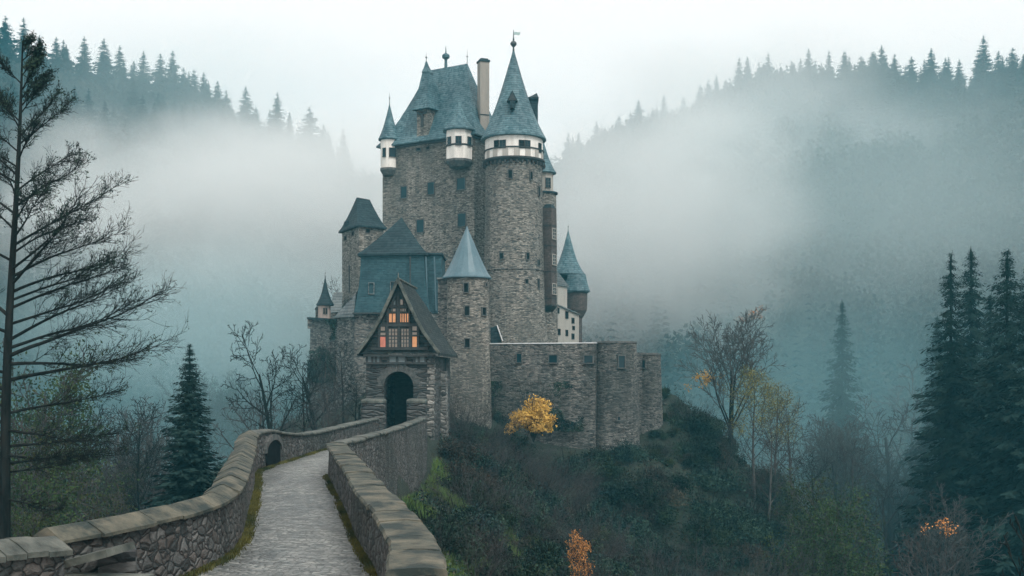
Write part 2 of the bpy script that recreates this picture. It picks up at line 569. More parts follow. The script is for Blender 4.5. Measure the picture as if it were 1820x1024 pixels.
SPINE = [(1.5, -60, -3.3), (0.2, -20, -3.3), (-1.6, 2, -3.3), (-3.0, 12, -3.3), (-3.57, 18, -3.3), (-4.25, 22.5, -3.3), (-5.6, 30, -3.3),
         (-7.1, 36, -3.3), (-7.45, 40, -3.3), (-7.3, 48, -3.35), (-7.0, 58, -3.6), (-7.0, 66, -3.8), (-7.4, 74, -3.8), (-7.6, 84, -3.8)]
PLATEAU = [(-21, 103), (-15, 92), (-11, 82), (-10.5, 72), (-5.5, 72), (-4.8, 84), (-1, 90), (9, 91), (13.5, 95), (15.5, 103), (17, 125), (5, 148), (-15, 148), (-24, 125)]
SPUR = [(13, 100, -3.0), (15.5, 106, -1.9), (20.5, 106, -6.2), (27, 106, -12.3), (38, 112, -22), (52, 125, -33)]
RIDGE_L = [(-420, 300, 150), (-260, 330, 112), (-156, 350, 97), (-130, 354, 90), (-104, 358, 83), (-78, 366, 76), (-57, 375, 66), (-30, 390, 50), (40, 430, 20)]
RIDGE_R = [(-60, 700, 80), (-20, 620, 85), (20, 500, 92), (55, 450, 95), (93, 408, 98), (121, 400, 100), (150, 393, 100), (167, 387, 102), (240, 360, 108), (420, 300, 150)]


def wob(x, y, s, seed=0):
    r = np.random.RandomState(seed)
    o = 0
    for k in range(5):
        a = r.uniform(0, 2 * pi)
        f = s * 1.9 ** k
        o = o + np.sin((x * cos(a) + y * sin(a)) * f + r.uniform(0, 6)) * np.cos((x * sin(a) - y * cos(a)) * f * 0.8 + r.uniform(0, 6)) / 1.6 ** k
    return o


def terrain(x, y):
    x = np.asarray(x, dtype=float); y = np.asarray(y, dtype=float)
    base = -36 + wob(x, y, 0.02, 1) * 2.0
    dl, zl, _ = seg_dist(x, y, RIDGE_L)
    hl = zl - 0.62 * dl + wob(x, y, 0.03, 2) * 3
    dr, zr, _ = seg_dist(x, y, RIDGE_R)
    hr = zr - 0.56 * dr + wob(x, y, 0.03, 3) * 4
    # spine: level causeway, banked right side, steep left side
    ds, zs, sd_ = seg_dist(x, y, SPINE)
    far = np.clip((y - 20) / 30, 0, 1) * np.clip((72 - y) / 12, 0, 1)
    drop = 1.2 + 1.4 * far
    hs_r = zs - np.where(ds > 1.75, drop, 0.12) - 0.62 * np.maximum(0, ds - 2.4)
    hs_l = zs - 0.12 - 1.15 * np.maximum(0, ds - 1.9)
    hs = np.where(sd_ > 0, hs_r, hs_l)
    rough = wob(x, y, 0.35, 4) * 0.35
    hs = hs + rough * np.clip(ds - 2.4, 0, 1)
    dp = poly_dist(x, y, PLATEAU)
    hp = -4.4 - 1.9 * np.clip((x + 3) / 5, 0, 1) * np.clip((112 - y) / 10, 0, 1) - 0.72 * np.maximum(0, dp) + rough * 1.5 * np.clip(dp, 0, 1) + np.clip(-dp - 3, 0, 6) * 0.7
    du, zu, _ = seg_dist(x, y, SPUR)
    hu = zu - 0.7 * du + rough * 1.5
    h = np.maximum.reduce([base, hl, hr, hs, hp, hu])
    return h


def tz(x, y):
    return float(terrain(np.array([x]), np.array([y]))[0])


def build_terrain():
    u = np.linspace(-1, 1, 420)
    xs = 1.5 * np.sinh(u * 6.6) / np.sinh(6.6) * 800 / 1.5
    xs = np.sign(u) * (np.abs(u) * 55 + (np.abs(u) ** 4) * 900)
    v = np.linspace(0, 1, 460)
    ys = -40 + v * 190 + (v ** 5) * 1500
    gx, gy = np.meshgrid(xs, ys)
    gz = terrain(gx, gy)
    V = np.stack([gx.ravel(), gy.ravel(), gz.ravel()], 1)
    nx, ny = len(xs), len(ys)
    i = np.arange(nx * ny).reshape(ny, nx)
    Fq = np.stack([i[:-1, :-1].ravel(), i[:-1, 1:].ravel(), i[1:, 1:].ravel(), i[1:, :-1].ravel()], 1)
    o = obj('ground', np_mesh('ground', V, Fq, M['earth'], smooth=True))
    tag(o, kind='structure')


build_terrain()


# ------------------------------------------------------------------ building helpers
def ray_plane(px, a, b):
    """depth at which pixel column px meets the vertical plane through a and b"""
    k = (px - 910) / F
    ux, uy = b[0] - a[0], b[1] - a[1]
    # (k*t - ax)*uy - (t - ay)*ux = 0
    return (a[0] * uy - a[1] * ux) / (k * uy - ux)


def ray_cyl(px, cx, cy, r):
    k = (px - 910) / F
    A = k * k + 1; B = -2 * (k * cx + cy); C = cx * cx + cy * cy - r * r
    D = max(0.0, B * B - 4 * A * C)
    return (-B - sqrt(D)) / (2 * A)


def window_at(parent, p, n, w_, h_, frame='frame', pane=None, f=0.12, proud=0.07, bars=0, barsh=0, sill=True):
    """window part: surround with four members and sill; sub-part pane"""
    pane = pane or ('glass' if (sill or bars) else 'hole')
    n = Vector((n[0], n[1], 0)).normalized()
    u = Vector((-n.y, n.x, 0))
    p = Vector(p)
    mb = MB()
    z = Vector((0, 0, 1))
    c = p + n * (proud / 2 - 0.03)
    d = proud + 0.06
    mb.beam(c + u * (w_ / 2 + f / 2) - z * (h_ / 2), c + u * (w_ / 2 + f / 2) + z * (h_ / 2), d, f, u)
    mb.beam(c - u * (w_ / 2 + f / 2) - z * (h_ / 2), c - u * (w_ / 2 + f / 2) + z * (h_ / 2), d, f, u)
    mb.beam(c - u * (w_ / 2 + f) + z * (h_ / 2 + f / 2), c + u * (w_ / 2 + f) + z * (h_ / 2 + f / 2), d, f)
    if sill:
        mb.beam(c - u * (w_ / 2 + f * 1.4) - z * (h_ / 2 + f / 2) + n * 0.04, c + u * (w_ / 2 + f * 1.4) - z * (h_ / 2 + f / 2) + n * 0.04, d + 0.08, f)
    else:
        mb.beam(c - u * (w_ / 2 + f) - z * (h_ / 2 + f / 2), c + u * (w_ / 2 + f) - z * (h_ / 2 + f / 2), d, f)
    for i in range(bars):
        q = c + u * (w_ * ((i + 1) / (bars + 1) - 0.5))
        mb.beam(q - z * (h_ / 2), q + z * (h_ / 2), 0.06, 0.06, u)
    for i in range(barsh):
        q = c + z * (h_ * ((i + 1) / (barsh + 1) - 0.5))
        mb.beam(q - u * (w_ / 2), q + u * (w_ / 2), 0.06, 0.05)
    o = mb.build('window', M[frame], parent)
    g = MB()
    q = p + n * 0.012
    g.add([q - u * w_ / 2 - z * h_ / 2, q + u * w_ / 2 - z * h_ / 2, q + u * w_ / 2 + z * h_ / 2, q - u * w_ / 2 + z * h_ / 2], [(0, 1, 2, 3)])
    g.build('pane', M[pane], o)
    return o


def win_wall(parent, a, b, px, py, wpx, hpx, **kw):
    t = ray_plane(px, a, b)
    ux, uy = b[0] - a[0], b[1] - a[1]
    L = hypot(ux, uy)
    n = (uy / L, -ux / L)
    if n[1] > 0: n = (-n[0], -n[1])
    t0, t1 = ray_plane(px - wpx / 2, a, b), ray_plane(px + wpx / 2, a, b)
    w_ = hypot(X(px + wpx / 2, t1) - X(px - wpx / 2, t0), t1 - t0)
    return window_at(parent, P(px, py, t), n, w_, hpx / F * t, **kw)


def win_cyl(parent, cx, cy, r, px, py, wpx, hpx, **kw):
    t = ray_cyl(px, cx, cy, r)
    p = P(px, py, t)
    n = (p.x - cx, p.y - cy)
    k = max(0.35, -n[1] / r)
    return window_at(parent, p, n, wpx / F * t / k, hpx / F * t, **kw)


def roof_poly(mb, eave, top, z0, z1, k=1.3, rings=7, drop=0.18):
    """bell-cast roof: the eave polygon shrinks to the top polygon (same count)"""
    R = [[(p[0], p[1], z0 - drop) for p in eave]]
    for i in range(rings + 1):
        t = i / rings
        f = t ** k
        R.append([(e[0] + (q[0] - e[0]) * t, e[1] + (q[1] - e[1]) * t, z0 + (z1 - z0) * f) for e, q in zip(eave, top)])
    mb.loft(R)


def cone_roof(mb, cx, cy, r, z0, z1, flare=0.25, n=40, rtop=0.04, a0=0.0, thick=0.16, k=1.0):
    """conical roof with a flared eave"""
    prof = [(r - 0.06, z0 - thick), (r, z0 - thick * 0.6), (r, z0)]
    H = z1 - z0
    for i in range(1, 15):
        t = i / 14
        s = (1 - t) * (1 - flare) * r + flare * r * (1 - t) ** 4
        prof.append((max(rtop, s), z0 + H * (t ** k)))
    mb.lathe(cx, cy, prof, n, a0)


def finial(parent, x, y, z, h, ball=0.18, r=0.05, second=None):
    mb = MB()
    mb.lathe(x, y, [(r * 1.5, z - 0.25), (r, z + h * 0.25), (r * 0.8, z + h * 0.5)], 8)
    zb = z + h * 0.5
    prof = [(r * 0.8, zb - ball * 0.8)]
    for i in range(1, 8):
        a = -pi / 2 + pi * i / 8
        prof.append((ball * cos(a), zb + ball * 0.8 * sin(a)))
    prof += [(r * 0.6, zb + ball * 0.9), (r * 0.25, z + h)]
    mb.lathe(x, y, prof, 12)
    return mb.build('finial', M['iron'], parent)


def inset(poly, d):
    """grow (d>0) a convex polygon about its edges (corner offset)"""
    n = len(poly)
    cx = sum(p[0] for p in poly) / n; cy = sum(p[1] for p in poly) / n
    out_ = []
    for i in range(n):
        a = Vector(poly[i - 1][:2]); b = Vector(poly[i][:2]); c = Vector(poly[(i + 1) % n][:2])
        n1 = Vector(((b - a).y, -(b - a).x)).normalized()
        n2 = Vector(((c - b).y, -(c - b).x)).normalized()
        mid = b - Vector((cx, cy))
        if n1.dot(mid) < 0: n1 = -n1
        if n2.dot(mid) < 0: n2 = -n2
        m_ = (n1 + n2)
        m_ = m_ / max(0.3, m_.length_squared) * 2
        out_.append((b.x + m_.x * d, b.y + m_.y * d))
    return out_


def string_course(parent, cx, cy, r, z, h=0.22, proud=0.12, mat='stone_grey', name='string_course'):
    mb = MB()
    mb.lathe(cx, cy, [(r - 0.05, z - h / 2), (r + proud, z - h / 2 + 0.05), (r + proud, z + h / 2 - 0.05), (r - 0.05, z + h / 2)], 56)
    return mb.build(name, M[mat], parent)

# ---- parts below are appended


# ================================================================== THE CASTLE
# ------------------------------------------------------------------ keep
def build_keep():
    A = P(843, 0, 125); A = (A.x, 125.0)              # corner towards the round tower
    B = (X(680, 132), 132.0)                          # far left corner
    ux, uy = A[0] - B[0], A[1] - B[1]
    L = hypot(ux, uy)
    nx, ny = -uy / L, ux / L                          # pointing away from the camera
    if ny < 0: nx, ny = -nx, -ny
    dep = 6.5
    C_ = (A[0] + nx * dep, A[1] + ny * dep)
    D_ = (B[0] + nx * dep, B[1] + ny * dep)
    foot = [B, A, C_, D_]
    root = empty('castle_keep', ((A[0] + B[0]) / 2, 130, 0), 'tall rectangular stone keep with the biggest steep slate roof, white corner turrets and slim chimney', 'castle keep', 'towers of the castle')
    ze = Z(238, 125)
    mb = MB(); mb.prism(foot, -3, ze)
    mb.build('wall', M['stone'], root)
    # roof
    ev = inset(foot, 0.55)
    zr = Z(114, 130)
    cx = sum(p[0] for p in foot) / 4; cy_ = sum(p[1] for p in foot) / 4
    rl = P(762, 0, 134); rr = P(829, 0, 129.5)
    Rl, Rr = (rl.x, 135.2), (rr.x, 131.4)
    ux /= L; uy /= L
    Rc = Vector((cx, cy_))
    Rl = (cx - ux * 2.7 + 0.45, cy_ - uy * 2.7); Rr = (cx + ux * 2.9 + 0.45, cy_ + uy * 2.9)
    e = 0.08
    top = [(Rl[0] - nx * e, Rl[1] - ny * e), (Rr[0] - nx * e, Rr[1] - ny * e), (Rr[0] + nx * e, Rr[1] + ny * e), (Rl[0] + nx * e, Rl[1] + ny * e)]
    zr = zr * 0.965
    mb = MB(); roof_poly(mb, ev, top, ze, zr * 1.035, k=1.28)
    rf = mb.build('roof', M['slate'], root)
    finial(rf, Rr[0], Rr[1], zr * 1.035 - 0.1, 1.9, 0.10, 0.04)
    mb = MB()
    mx, my = (Rl[0] * .55 + Rr[0] * .45), (Rl[1] * .55 + Rr[1] * .45)
    zz = zr * 1.035
    mb.lathe(mx, my, [(0.2, zz - 0.3), (0.16, zz + 0.9), (0.2, zz + 1.0), (0.42, zz + 1.15), (0.48, zz + 1.35), (0.40, zz + 1.55), (0.15, zz + 1.7), (0.08, zz + 1.8), (0.02, zz + 2.6)], 14)
    mb.build('finial', M['slate'], rf)
    # eave moulding
    mb = MB(); mb.prism(inset(foot, 0.18), ze - 0.45, ze - 0.19)
    mb.build('cornice', M['trim'], root)
    # dormer standing on the front wall
    t = ray_plane(752, B, A)
    c = Vector((X(752, t), t, 0)); u = Vector((ux, uy, 0)); n = Vector((-nx, -ny, 0))
    zd = Z(193, t)
    w2 = 0.82
    quad = [c - u * w2 + n * 0.12, c + u * w2 + n * 0.12, c + u * w2 - n * 3.2, c - u * w2 - n * 3.2]
    dm = MB(); dm.prism([(q.x, q.y) for q in quad], Z(262, t), zd)
    d = dm.build('dormer', M['stone'], root)
    q2 = inset([(q.x, q.y) for q in quad], 0.42)
    mid = c + n * 0.1 - n * 1.6
    rb = MB()
    rings = []
    for s, z in ((1.0, zd - 0.15), (1.0, zd), (0.80, zd + 0.7), (0.60, zd + 2.0), (0.42, zd + 3.3), (0.28, zd + 4.3), (0.33, zd + 4.35), (0.15, zd + 5.0), (0.03, zd + 5.7)):
        rings.append([(mid.x + (a[0] - mid.x) * s + n.x * (1 - s) * 0.9, mid.y + (a[1] - mid.y) * s + n.y * (1 - s) * 0.9, z) for a in q2])
    rb.loft(rings)
    r_ = rb.build('dormer_roof', M['slate'], d)
    finial(d, mid.x + n.x * 0.88, mid.y + n.y * 0.88, zd + 5.5, 1.3, 0.12, 0.04)
    tb = MB()
    p = c + n * 0.2
    tb.beam(p + Vector((0, 0, zd - 2.2)), p + Vector((0, 0, zd - 0.4)), 0.34, 0.1, n)
    tb.beam(p - u * 0.7 + Vector((0, 0, zd - 0.5)), p + u * 0.7 + Vector((0, 0, zd - 0.5)), 0.1, 0.34)
    for sgn in (-1, 1):
        tb.beam(p + u * sgn * 0.75 + Vector((0, 0, zd - 0.1)), p + Vector((0, 0, zd + 0.95)), 0.12, 0.14)
    tb.build('timber', M['trim'], d)
    # windows on the long wall (photo positions)
    for px, py, w_, h_ in ((718, 342, 10, 20), (766, 335, 11, 21), (819.5, 327, 14, 20), (747, 402, 12, 22), (821, 391, 13, 22)):
        win_wall(root, B, A, px, py, w_, h_, pane='glass_teal', f=0.1)
    for px, py, w_, h_ in ((744, 265, 7, 5), (761, 262.5, 5, 5)):
        win_wall(root, B, A, px, py, w_, h_, f=0.08, sill=False)
    win_wall(root, B, A, 812, 452, 8, 10, f=0.08)

    # left corner turret, round, white
    def turret(px, d, r, zt, zb, ztip, name_mat='white', n=24, a0=0.0, wins=(), flare=0.3, bell=1.0, re=None, shelf=False):
        cx, cy2 = X(px, d), d
        wm = MB()
        wm.lathe(cx, cy2, [(r, zb), (r, zt)], n, a0)
        o = wm.build('turret', M[name_mat], root)
        cb = MB()
        cb.lathe(cx, cy2, [(0.15, zb - 1.0), (r * 0.72, zb - 0.85), (r * 0.98, zb - 0.35), (r + 0.05, zb - 0.28), (r + 0.05, zb - 0.003)], n, a0)
        cb.build('corbel', M['frame'], o)
        rm = MB(); cone_roof(rm, cx, cy2, re or r + 0.28, zt, ztip, flare, n, 0.03, a0)
        rr_ = rm.build('turret_roof', M['slate'], o)
        return o, cx, cy2

    d0 = 131.6
    o, cx0, cy0 = turret(692.3, d0, 1.07, Z(248, d0), Z(300, d0), Z(183, d0), wins=(), flare=0.22)
    finial(o, cx0, cy0, Z(184, d0), 1.3, 0.1, 0.035)
    for px, w_ in ((683, 4.5), (697.5, 10)):
        win_cyl(o, cx0, cy0, 1.07, px, 271, w_, 15, frame='trim', f=0.05)
    # octagonal white oriel at the near corner
    d1 = 125.2
    zt, zb = Z(232, d1), Z(285, d1)
    o2, cx1, cy1 = turret(816, d1, 1.55, zt, zb, Z(178, d1), n=8, a0=pi / 8 + 0.12, flare=0.35, re=1.98)
    ap = 1.55 * cos(pi / 8)
    for px, w_ in ((798, 6), (815, 9.5), (834.5, 5)):
        win_cyl(o2, cx1, cy1, ap + 0.05, px, 251.5 if px != 815 else 250, w_, 15, frame='trim', f=0.05, bars=1 if w_ > 8 else 0, barsh=1)
    mb = MB(); mb.lathe(cx1, cy1, [(1.57, Z(262.5, d1)), (1.62, Z(261.5, d1)), (1.62, Z(260, d1)), (1.57, Z(259, d1))], 8, pi / 8 + 0.12)
    mb.build('sill_band', M['trim'], o2)
    # tall chimney at the near corner of the roof
    cp = P(859, 0, 127.5)
    cm = MB()
    zc = Z(112, 127.5)
    cm.box((cp.x, 127.5, (zc + 16) / 2), 1.1, 1.1, zc - 16, 0.35)
    ch = cm.build('chimney', M['chimney'], root)
    cc = MB()
    cc.box((cp.x, 127.5, zc + 0.12), 1.24, 1.32, 0.22, 0.35)
    cc.box((cp.x, 127.5, zc + 0.32), 0.9, 0.95, 0.2, 0.35)
    cc.build('chimney_cap', M['slate_dark'], ch)
    bb = MB(); bb.box((cp.x, 127.5, Z(206, 127.5)), 1.1, 1.18, 0.12, 0.35)
    bb.build('chimney_band', M['slate_dark'], ch)
    return root


build_keep()


# ------------------------------------------------------------------ great round tower
def build_round_tower():
    d = 121.0
    cx = X(913.5, d); r = 3.18
    root = empty('round_tower', (cx, d, 0), 'big round stone tower with white timber top storey, slate cone and weather vane', 'round tower', 'towers of the castle')
    zt = Z(292, d)
    mb = MB()
    mb.lathe(cx, d, [(4.9, -4), (4.3, 1.0), (3.75, Z(600, d)), (3.45, Z(560, d)), (3.32, Z(480, d)), (3.18, Z(400, d)), (3.12, zt)], 64)
    mb.build('wall', M['stone'], root, smooth=False)
    string_course(root, cx, d, 3.3, Z(478, d - 3), 0.2, 0.10)
    # corbel table
    mb = MB()
    mb.lathe(cx, d, [(3.05, zt - 0.35), (3.2, zt - 0.1), (3.42, zt + 0.12), (3.42, zt + 0.3), (3.0, zt + 0.3)], 64)
    for k in range(34):
        a = 2 * pi * k / 34
        mb.box((cx + 3.3 * cos(a), d + 3.3 * sin(a), zt - 0.25), 0.3, 0.2, 0.34, a)
    mb.build('corbel_table', M['trim'], root)
    z0, z1, z2 = zt + 0.301, Z(260, d - 3.2), Z(234, d - 3.2)
    # drum: lower row of alternately white and grey boards, plain white above
    R = 3.24
    nn = 32
    drum = MB(); drum.lathe(cx, d, [(R - 0.05, z0), (R - 0.05, z2 + 0.3)], 64)
    dr = drum.build('timber_storey', M['white'], root)
    for k in range(nn):
        a0 = 2 * pi * k / nn; a1 = 2 * pi * (k + 1) / nn
        g = MB()
        if k % 2 == 0:
            vs = []
            for z in (z0 + 0.02, z1 - 0.05):
                for a, rr in ((a0, R), (a1, R), (a1, R - 0.04), (a0, R - 0.04)):
                    vs.append((cx + rr * cos(a), d + rr * sin(a), z))
            g.add(vs, [(0, 3, 2, 1), (4, 5, 6, 7), (0, 1, 5, 4), (1, 2, 6, 5), (2, 3, 7, 6), (3, 0, 4, 7)])
            if 16 < k < 32 or k in (0,):
                g.build('grey_board', M['grime'], dr)
    bd = MB()
    bd.lathe(cx, d, [(R - 0.06, z1 - 0.1), (R + 0.07, z1 - 0.06), (R + 0.07, z1 + 0.04), (R - 0.06, z1 + 0.06)], 64)
    bd.build('sill_band', M['trim'], root)
    for px, w_, h_, pyy in ((882.5, 7, 13, 256.5), (893.5, 9.5, 13, 256), (927, 8, 13, 256), (937.5, 8.5, 13, 256.5), (959.5, 4, 15, 263)):
        win_cyl(root, cx, d, R - 0.02, px, pyy, w_, h_, frame='trim', f=0.05, bars=1 if w_ > 8 else 0, barsh=1, sill=False)
    # slits in the shaft
    for px, py, w_, h_ in ((907, 309.5, 6.5, 14), (944, 312, 4, 13), (891.5, 455, 6, 10), (938, 455, 5, 11), (957.5, 467, 3, 9), (936, 500, 5, 7), (958, 340, 2.5, 16), (957, 505, 2.5, 18), (908, 470, 0.1, 0.1)):
        if w_ > 1: win_cyl(root, cx, d, 3.22 if py < 400 else 3.36, px, py, w_, h_, f=0.07, sill=False)
    # roof
    ze = Z(236, d - 3.5)
    rm = MB(); cone_roof(rm, cx - 0.05, d, 3.62, ze, Z(86, d), 0.2, 48)
    rf = rm.build('roof', M['slate'], root)
    za = Z(88, d)
    vb = MB()
    vb.lathe(cx - 0.05, d, [(0.12, za - 0.3), (0.09, za + 0.25), (0.16, za + 0.32), (0.33, za + 0.5), (0.36, za + 0.65), (0.28, za + 0.82), (0.08, za + 0.95), (0.11, za + 1.1), (0.06, za + 1.3), (0.03, za + 2.15)], 14)
    vn = vb.build('weather_vane', M['iron'], rf)
    fb = MB()
    zf = za + 1.75
    pts = [(0.03, -0.16), (0.3, -0.12), (0.52, -0.2), (0.72, -0.1), (0.72, 0.22), (0.5, 0.12), (0.3, 0.2), (0.03, 0.12)]
    lo = [(cx - 0.05 + a, d - 0.02, zf + b) for a, b in pts]; hi = [(cx - 0.05 + a, d + 0.02, zf + b) for a, b in pts]
    fb.loft([lo, hi])
    fb.build('vane_flag', M['flag'], vn)
    # little gabled dormer on the cone
    zz = Z(190, d)
    yy = d - 2.35
    dm = MB()
    xq = X(910.5, yy)
    vs = [(xq - 0.58, yy - 0.35, zz), (xq + 0.58, yy - 0.35, zz), (xq, yy - 0.35, zz + 1.15), (xq - 0.5, yy + 2.2, zz), (xq + 0.5, yy + 2.2, zz), (xq, yy + 2.2, zz + 1.15)]
    dm.add(vs, [(0, 1, 2), (3, 5, 4), (0, 2, 5, 3), (1, 4, 5, 2), (0, 3, 4, 1)])
    dd = dm.build('dormer', M['slate_dark'], rf)
    g = MB(); g.add([(xq - 0.42, yy - 0.37, zz + 0.06), (xq + 0.42, yy - 0.37, zz + 0.06), (xq, yy - 0.37, zz + 0.92)], [(0, 1, 2)])
    g.build('opening', M['trim'], dd)
    bx = MB(); bx.box((xq + 0.02, yy - 0.25, zz - 0.45), 0.5, 0.9, 0.9)
    bx.build('hoist_housing', M['slate_dark'], rf)
    # slate stair dormer rising behind the cone
    bk = MB()
    q = P(949, 0, d + 1.5)
    zb0, zb1 = Z(245, d + 1.5), Z(178, d + 1.5)
    bk.prism([(q.x - 0.55, d + 0.4), (q.x + 0.42, d + 0.4), (q.x + 0.42, d + 2.6), (q.x - 0.55, d + 2.6)], zb0 - 1, zb1)
    b1 = bk.build('roof_turret', M['slate_dark'], root)
    tp = MB(); roof_poly(tp, [(q.x - 0.75, d + 0.2), (q.x + 0.5, d + 0.2), (q.x + 0.5, d + 2.8), (q.x - 0.75, d + 2.8)],
                         [(q.x + 0.28, d + 1.4), (q.x + 0.32, d + 1.4), (q.x + 0.32, d + 1.5), (q.x + 0.28, d + 1.5)], zb1, zb1 + 0.75, 1.2)
    tp.build('turret_roof', M['slate_dark'], b1)


build_round_tower()


# ------------------------------------------------------------------ slim turret with white top and hanging oriel
def build_stair_turret():
    d = 127.0
    cx = X(966.5, d); r = 1.22
    root = empty('stair_turret', (cx, d, 0), 'slim turret with small white top storey and brown oriel hanging behind the big round tower', 'turret', 'towers of the castle')
    zA, zB = Z(346, d), Z(307, d)
    mb = MB(); mb.lathe(cx, d, [(1.75, -3), (1.6, Z(560, d)), (1.5, Z(400, d)), (1.42, zA)], 32)
    mb.build('wall', M['stone'], root)
    mb = MB(); mb.lathe(cx, d, [(1.35, zA), (1.62, zA + 0.02), (1.62, zA + 0.2), (1.3, zA + 0.25)], 32)
    mb.build('string_course', M['slate_dark'], root)
    mb = MB(); mb.lathe(cx, d, [(1.12, zA + 0.2), (1.12, zB)], 8, 0.2)
    mb.build('white_storey', M['cream'], root)
    win_cyl(root, cx, d, 1.08, 974, 325, 8, 17, frame='frame', f=0.05, barsh=2, bars=1)
    rm = MB(); cone_roof(rm, cx, d, 1.45, zB, Z(252, d), 0.25, 32)
    rm.build('roof', M['slate'], root)
    # the hanging oriel
    y0 = 120.4; y1 = 123.5
    xl, xm, xr = X(963.5, y0 + .4), X(980, y0), X(989, y0 + 1.2)
    fp = [(xl, y0 + 0.5), (xm, y0), (xr, y0 + 1.3), (xr, y1), (xl, y1)]
    zt, zb = Z(369, y0), Z(541, y0)
    om = MB(); om.prism(fp, zb, zt)
    o = om.build('oriel', M['brick'], root)
    cb = MB()
    c = (sum(p[0] for p in fp) / 5, sum(p[1] for p in fp) / 5)
    sh = lambda s: [(c[0] + (p[0] - c[0]) * s, c[1] + (p[1] - c[1]) * s) for p in fp]
    R = [[(p[0], p[1], z) for p in sh(s)] for s, z in ((0.5, zb - 0.75), (0.9, zb - 0.35), (1.08, zb - 0.15), (1.08, zb - 0.003))]
    cb.loft(R)
    cb.build('oriel_base', M['trim'], o)
    tp = MB(); R = [[(p[0], p[1], z) for p in sh(s)] for s, z in ((1.0, zt + 0.003), (0.9, zt + 0.1), (0.6, zt + 0.5))]
    tp.loft(R); tp.build('oriel_roof', M['slate_dark'], o)
    for py in (400, 436, 482, 530):
        bm = MB(); z = Z(py, y0)
        bm.prism(sh(1.035), z - 0.06, z + 0.06)
        bm.build('floor_band', M['trim'], o)
    for py in (416, 462, 514):
        win_wall(o, (xm, y0), (xr, y0 + 1.3), 984.8, py, 5.5, 18, frame='cream', pane='glass', f=0.07, barsh=2, bars=1)


build_stair_turret()


# ------------------------------------------------------------------ far round tower with skirted cone, and pale house
def build_far_tower():
    d = 146.0
    cx = X(1029, d); k = d / F
    root = empty('distant_round_tower', (cx, d, 0), 'misty round tower with a tall tapered cone, skirt roof and tapering bulge below', 'round tower', 'towers of the castle')
    mb = MB()
    mb.lathe(cx - 0.3, d, [(0.75, -4), (0.72, Z(566, d)), (0.9, Z(563, d)), (1.35, Z(552, d)), (1.42, Z(540, d)), (1.42, Z(516, d))], 32)
    mb.build('wall', M['brick'], root)
    rm = MB()
    rm.lathe(cx - 0.3, d, [(1.35, Z(522, d)), (1.78, Z(519, d)), (1.78, Z(517, d)), (1.5, Z(506, d)), (1.3, Z(495, d)), (1.2, Z(488, d))], 32)
    rm.build('skirt_roof', M['slate'], root)
    # tall cone behind, standing a little to the left
    px = 1010
    c2 = X(px, d + 2)
    tm = MB()
    tm.lathe(c2, d + 2.2, [(1.3, -4), (1.3, Z(484, d))], 32)
    tm.build('stair_shaft', M['slate_dark'], root)
    cm = MB()
    prof = []
    for i in range(16):
        t = i / 15
        prof.append((max(0.03, 2.35 * ((1 - t) * 0.70 + 0.30 * (1 - t) ** 5)), Z(486, d) + (Z(404, d) - Z(486, d)) * t))
    cm.lathe(c2, d + 2.2, [(2.2, Z(488, d))] + prof, 36)
    rf = cm.build('roof', M['slate'], root)
    finial(rf, c2, d + 2.2, Z(405, d), 0.9, 0.09, 0.03)

    root = empty('pale_house', (X(1000, 138), 138, 0), 'pale plastered house with small windows behind the curtain wall, under a short slate roof', 'house')
    a, b = (X(968, 132), 132.0), (X(1029, 142), 142.0)
    n = Vector((-(b[1] - a[1]), b[0] - a[0])).normalized()
    if n.y < 0: n = -n
    dep = 5
    fp = [a, b, (b[0] + n.x * dep, b[1] + n.y * dep), (a[0] + n.x * dep, a[1] + n.y * dep)]
    mb = MB(); mb.prism(fp, -4, Z(548, 138))
    # sloping top: build as loft with different heights
    mb = MB()
    za, zb = Z(532, 132), Z(559, 142)
    mb.loft([[(p[0], p[1], -4) for p in fp], [(fp[0][0], fp[0][1], za), (fp[1][0], fp[1][1], zb), (fp[2][0], fp[2][1], zb), (fp[3][0], fp[3][1], za)]])
    mb.build('wall', M['cream'], root)
    cb = MB()
    cb.beam((a[0] - 0.1, a[1] - 0.15, za), (b[0], b[1] - 0.15, zb), 0.35, 0.14)
    cb.build('coping', M['slate_pale'], root)
    for px, py, w_, h_ in ((993, 590, 5, 10), (1007, 592, 4, 10), (1018, 598, 4.5, 9), (1018, 570, 4.5, 9), (991, 552, 5, 9), (1007, 560, 5, 12), (1019, 583, 4, 6)):
        win_wall(root, a, b, px, py, w_, h_, f=0.05, sill=False)
    # upper block with a mono-pitch slate roof
    a2, b2 = (X(975, 136), 136.0), (X(1008, 141), 141.0)
    fp2 = [a2, b2, (b2[0] + n.x * 4, b2[1] + n.y * 4), (a2[0] + n.x * 4, a2[1] + n.y * 4)]
    ub = MB(); ub.prism(fp2, 6, Z(507, 138)); ub.build('upper_storey', M['cream'], root)
    rb = MB()
    ze, zt = Z(507, 138), Z(470, 138)
    e = inset(fp2, 0.2)
    rb.loft([[(p[0], p[1], ze + 0.003) for p in e], [(p[0], p[1], ze + 0.12) for p in e],
             [(a2[0], a2[1] + 0.1, zt), (a2[0] + 0.3, a2[1] + 0.5, zt), (fp2[3][0] + 0.3, fp2[3][1] - 0.3, zt), (fp2[3][0], fp2[3][1] - 0.1, zt)]])
    rb.build('roof', M['slate_pale'], root)
    win_wall(root, a2, b2, 985, 520, 3.5, 8, f=0.05, sill=False)


build_far_tower()


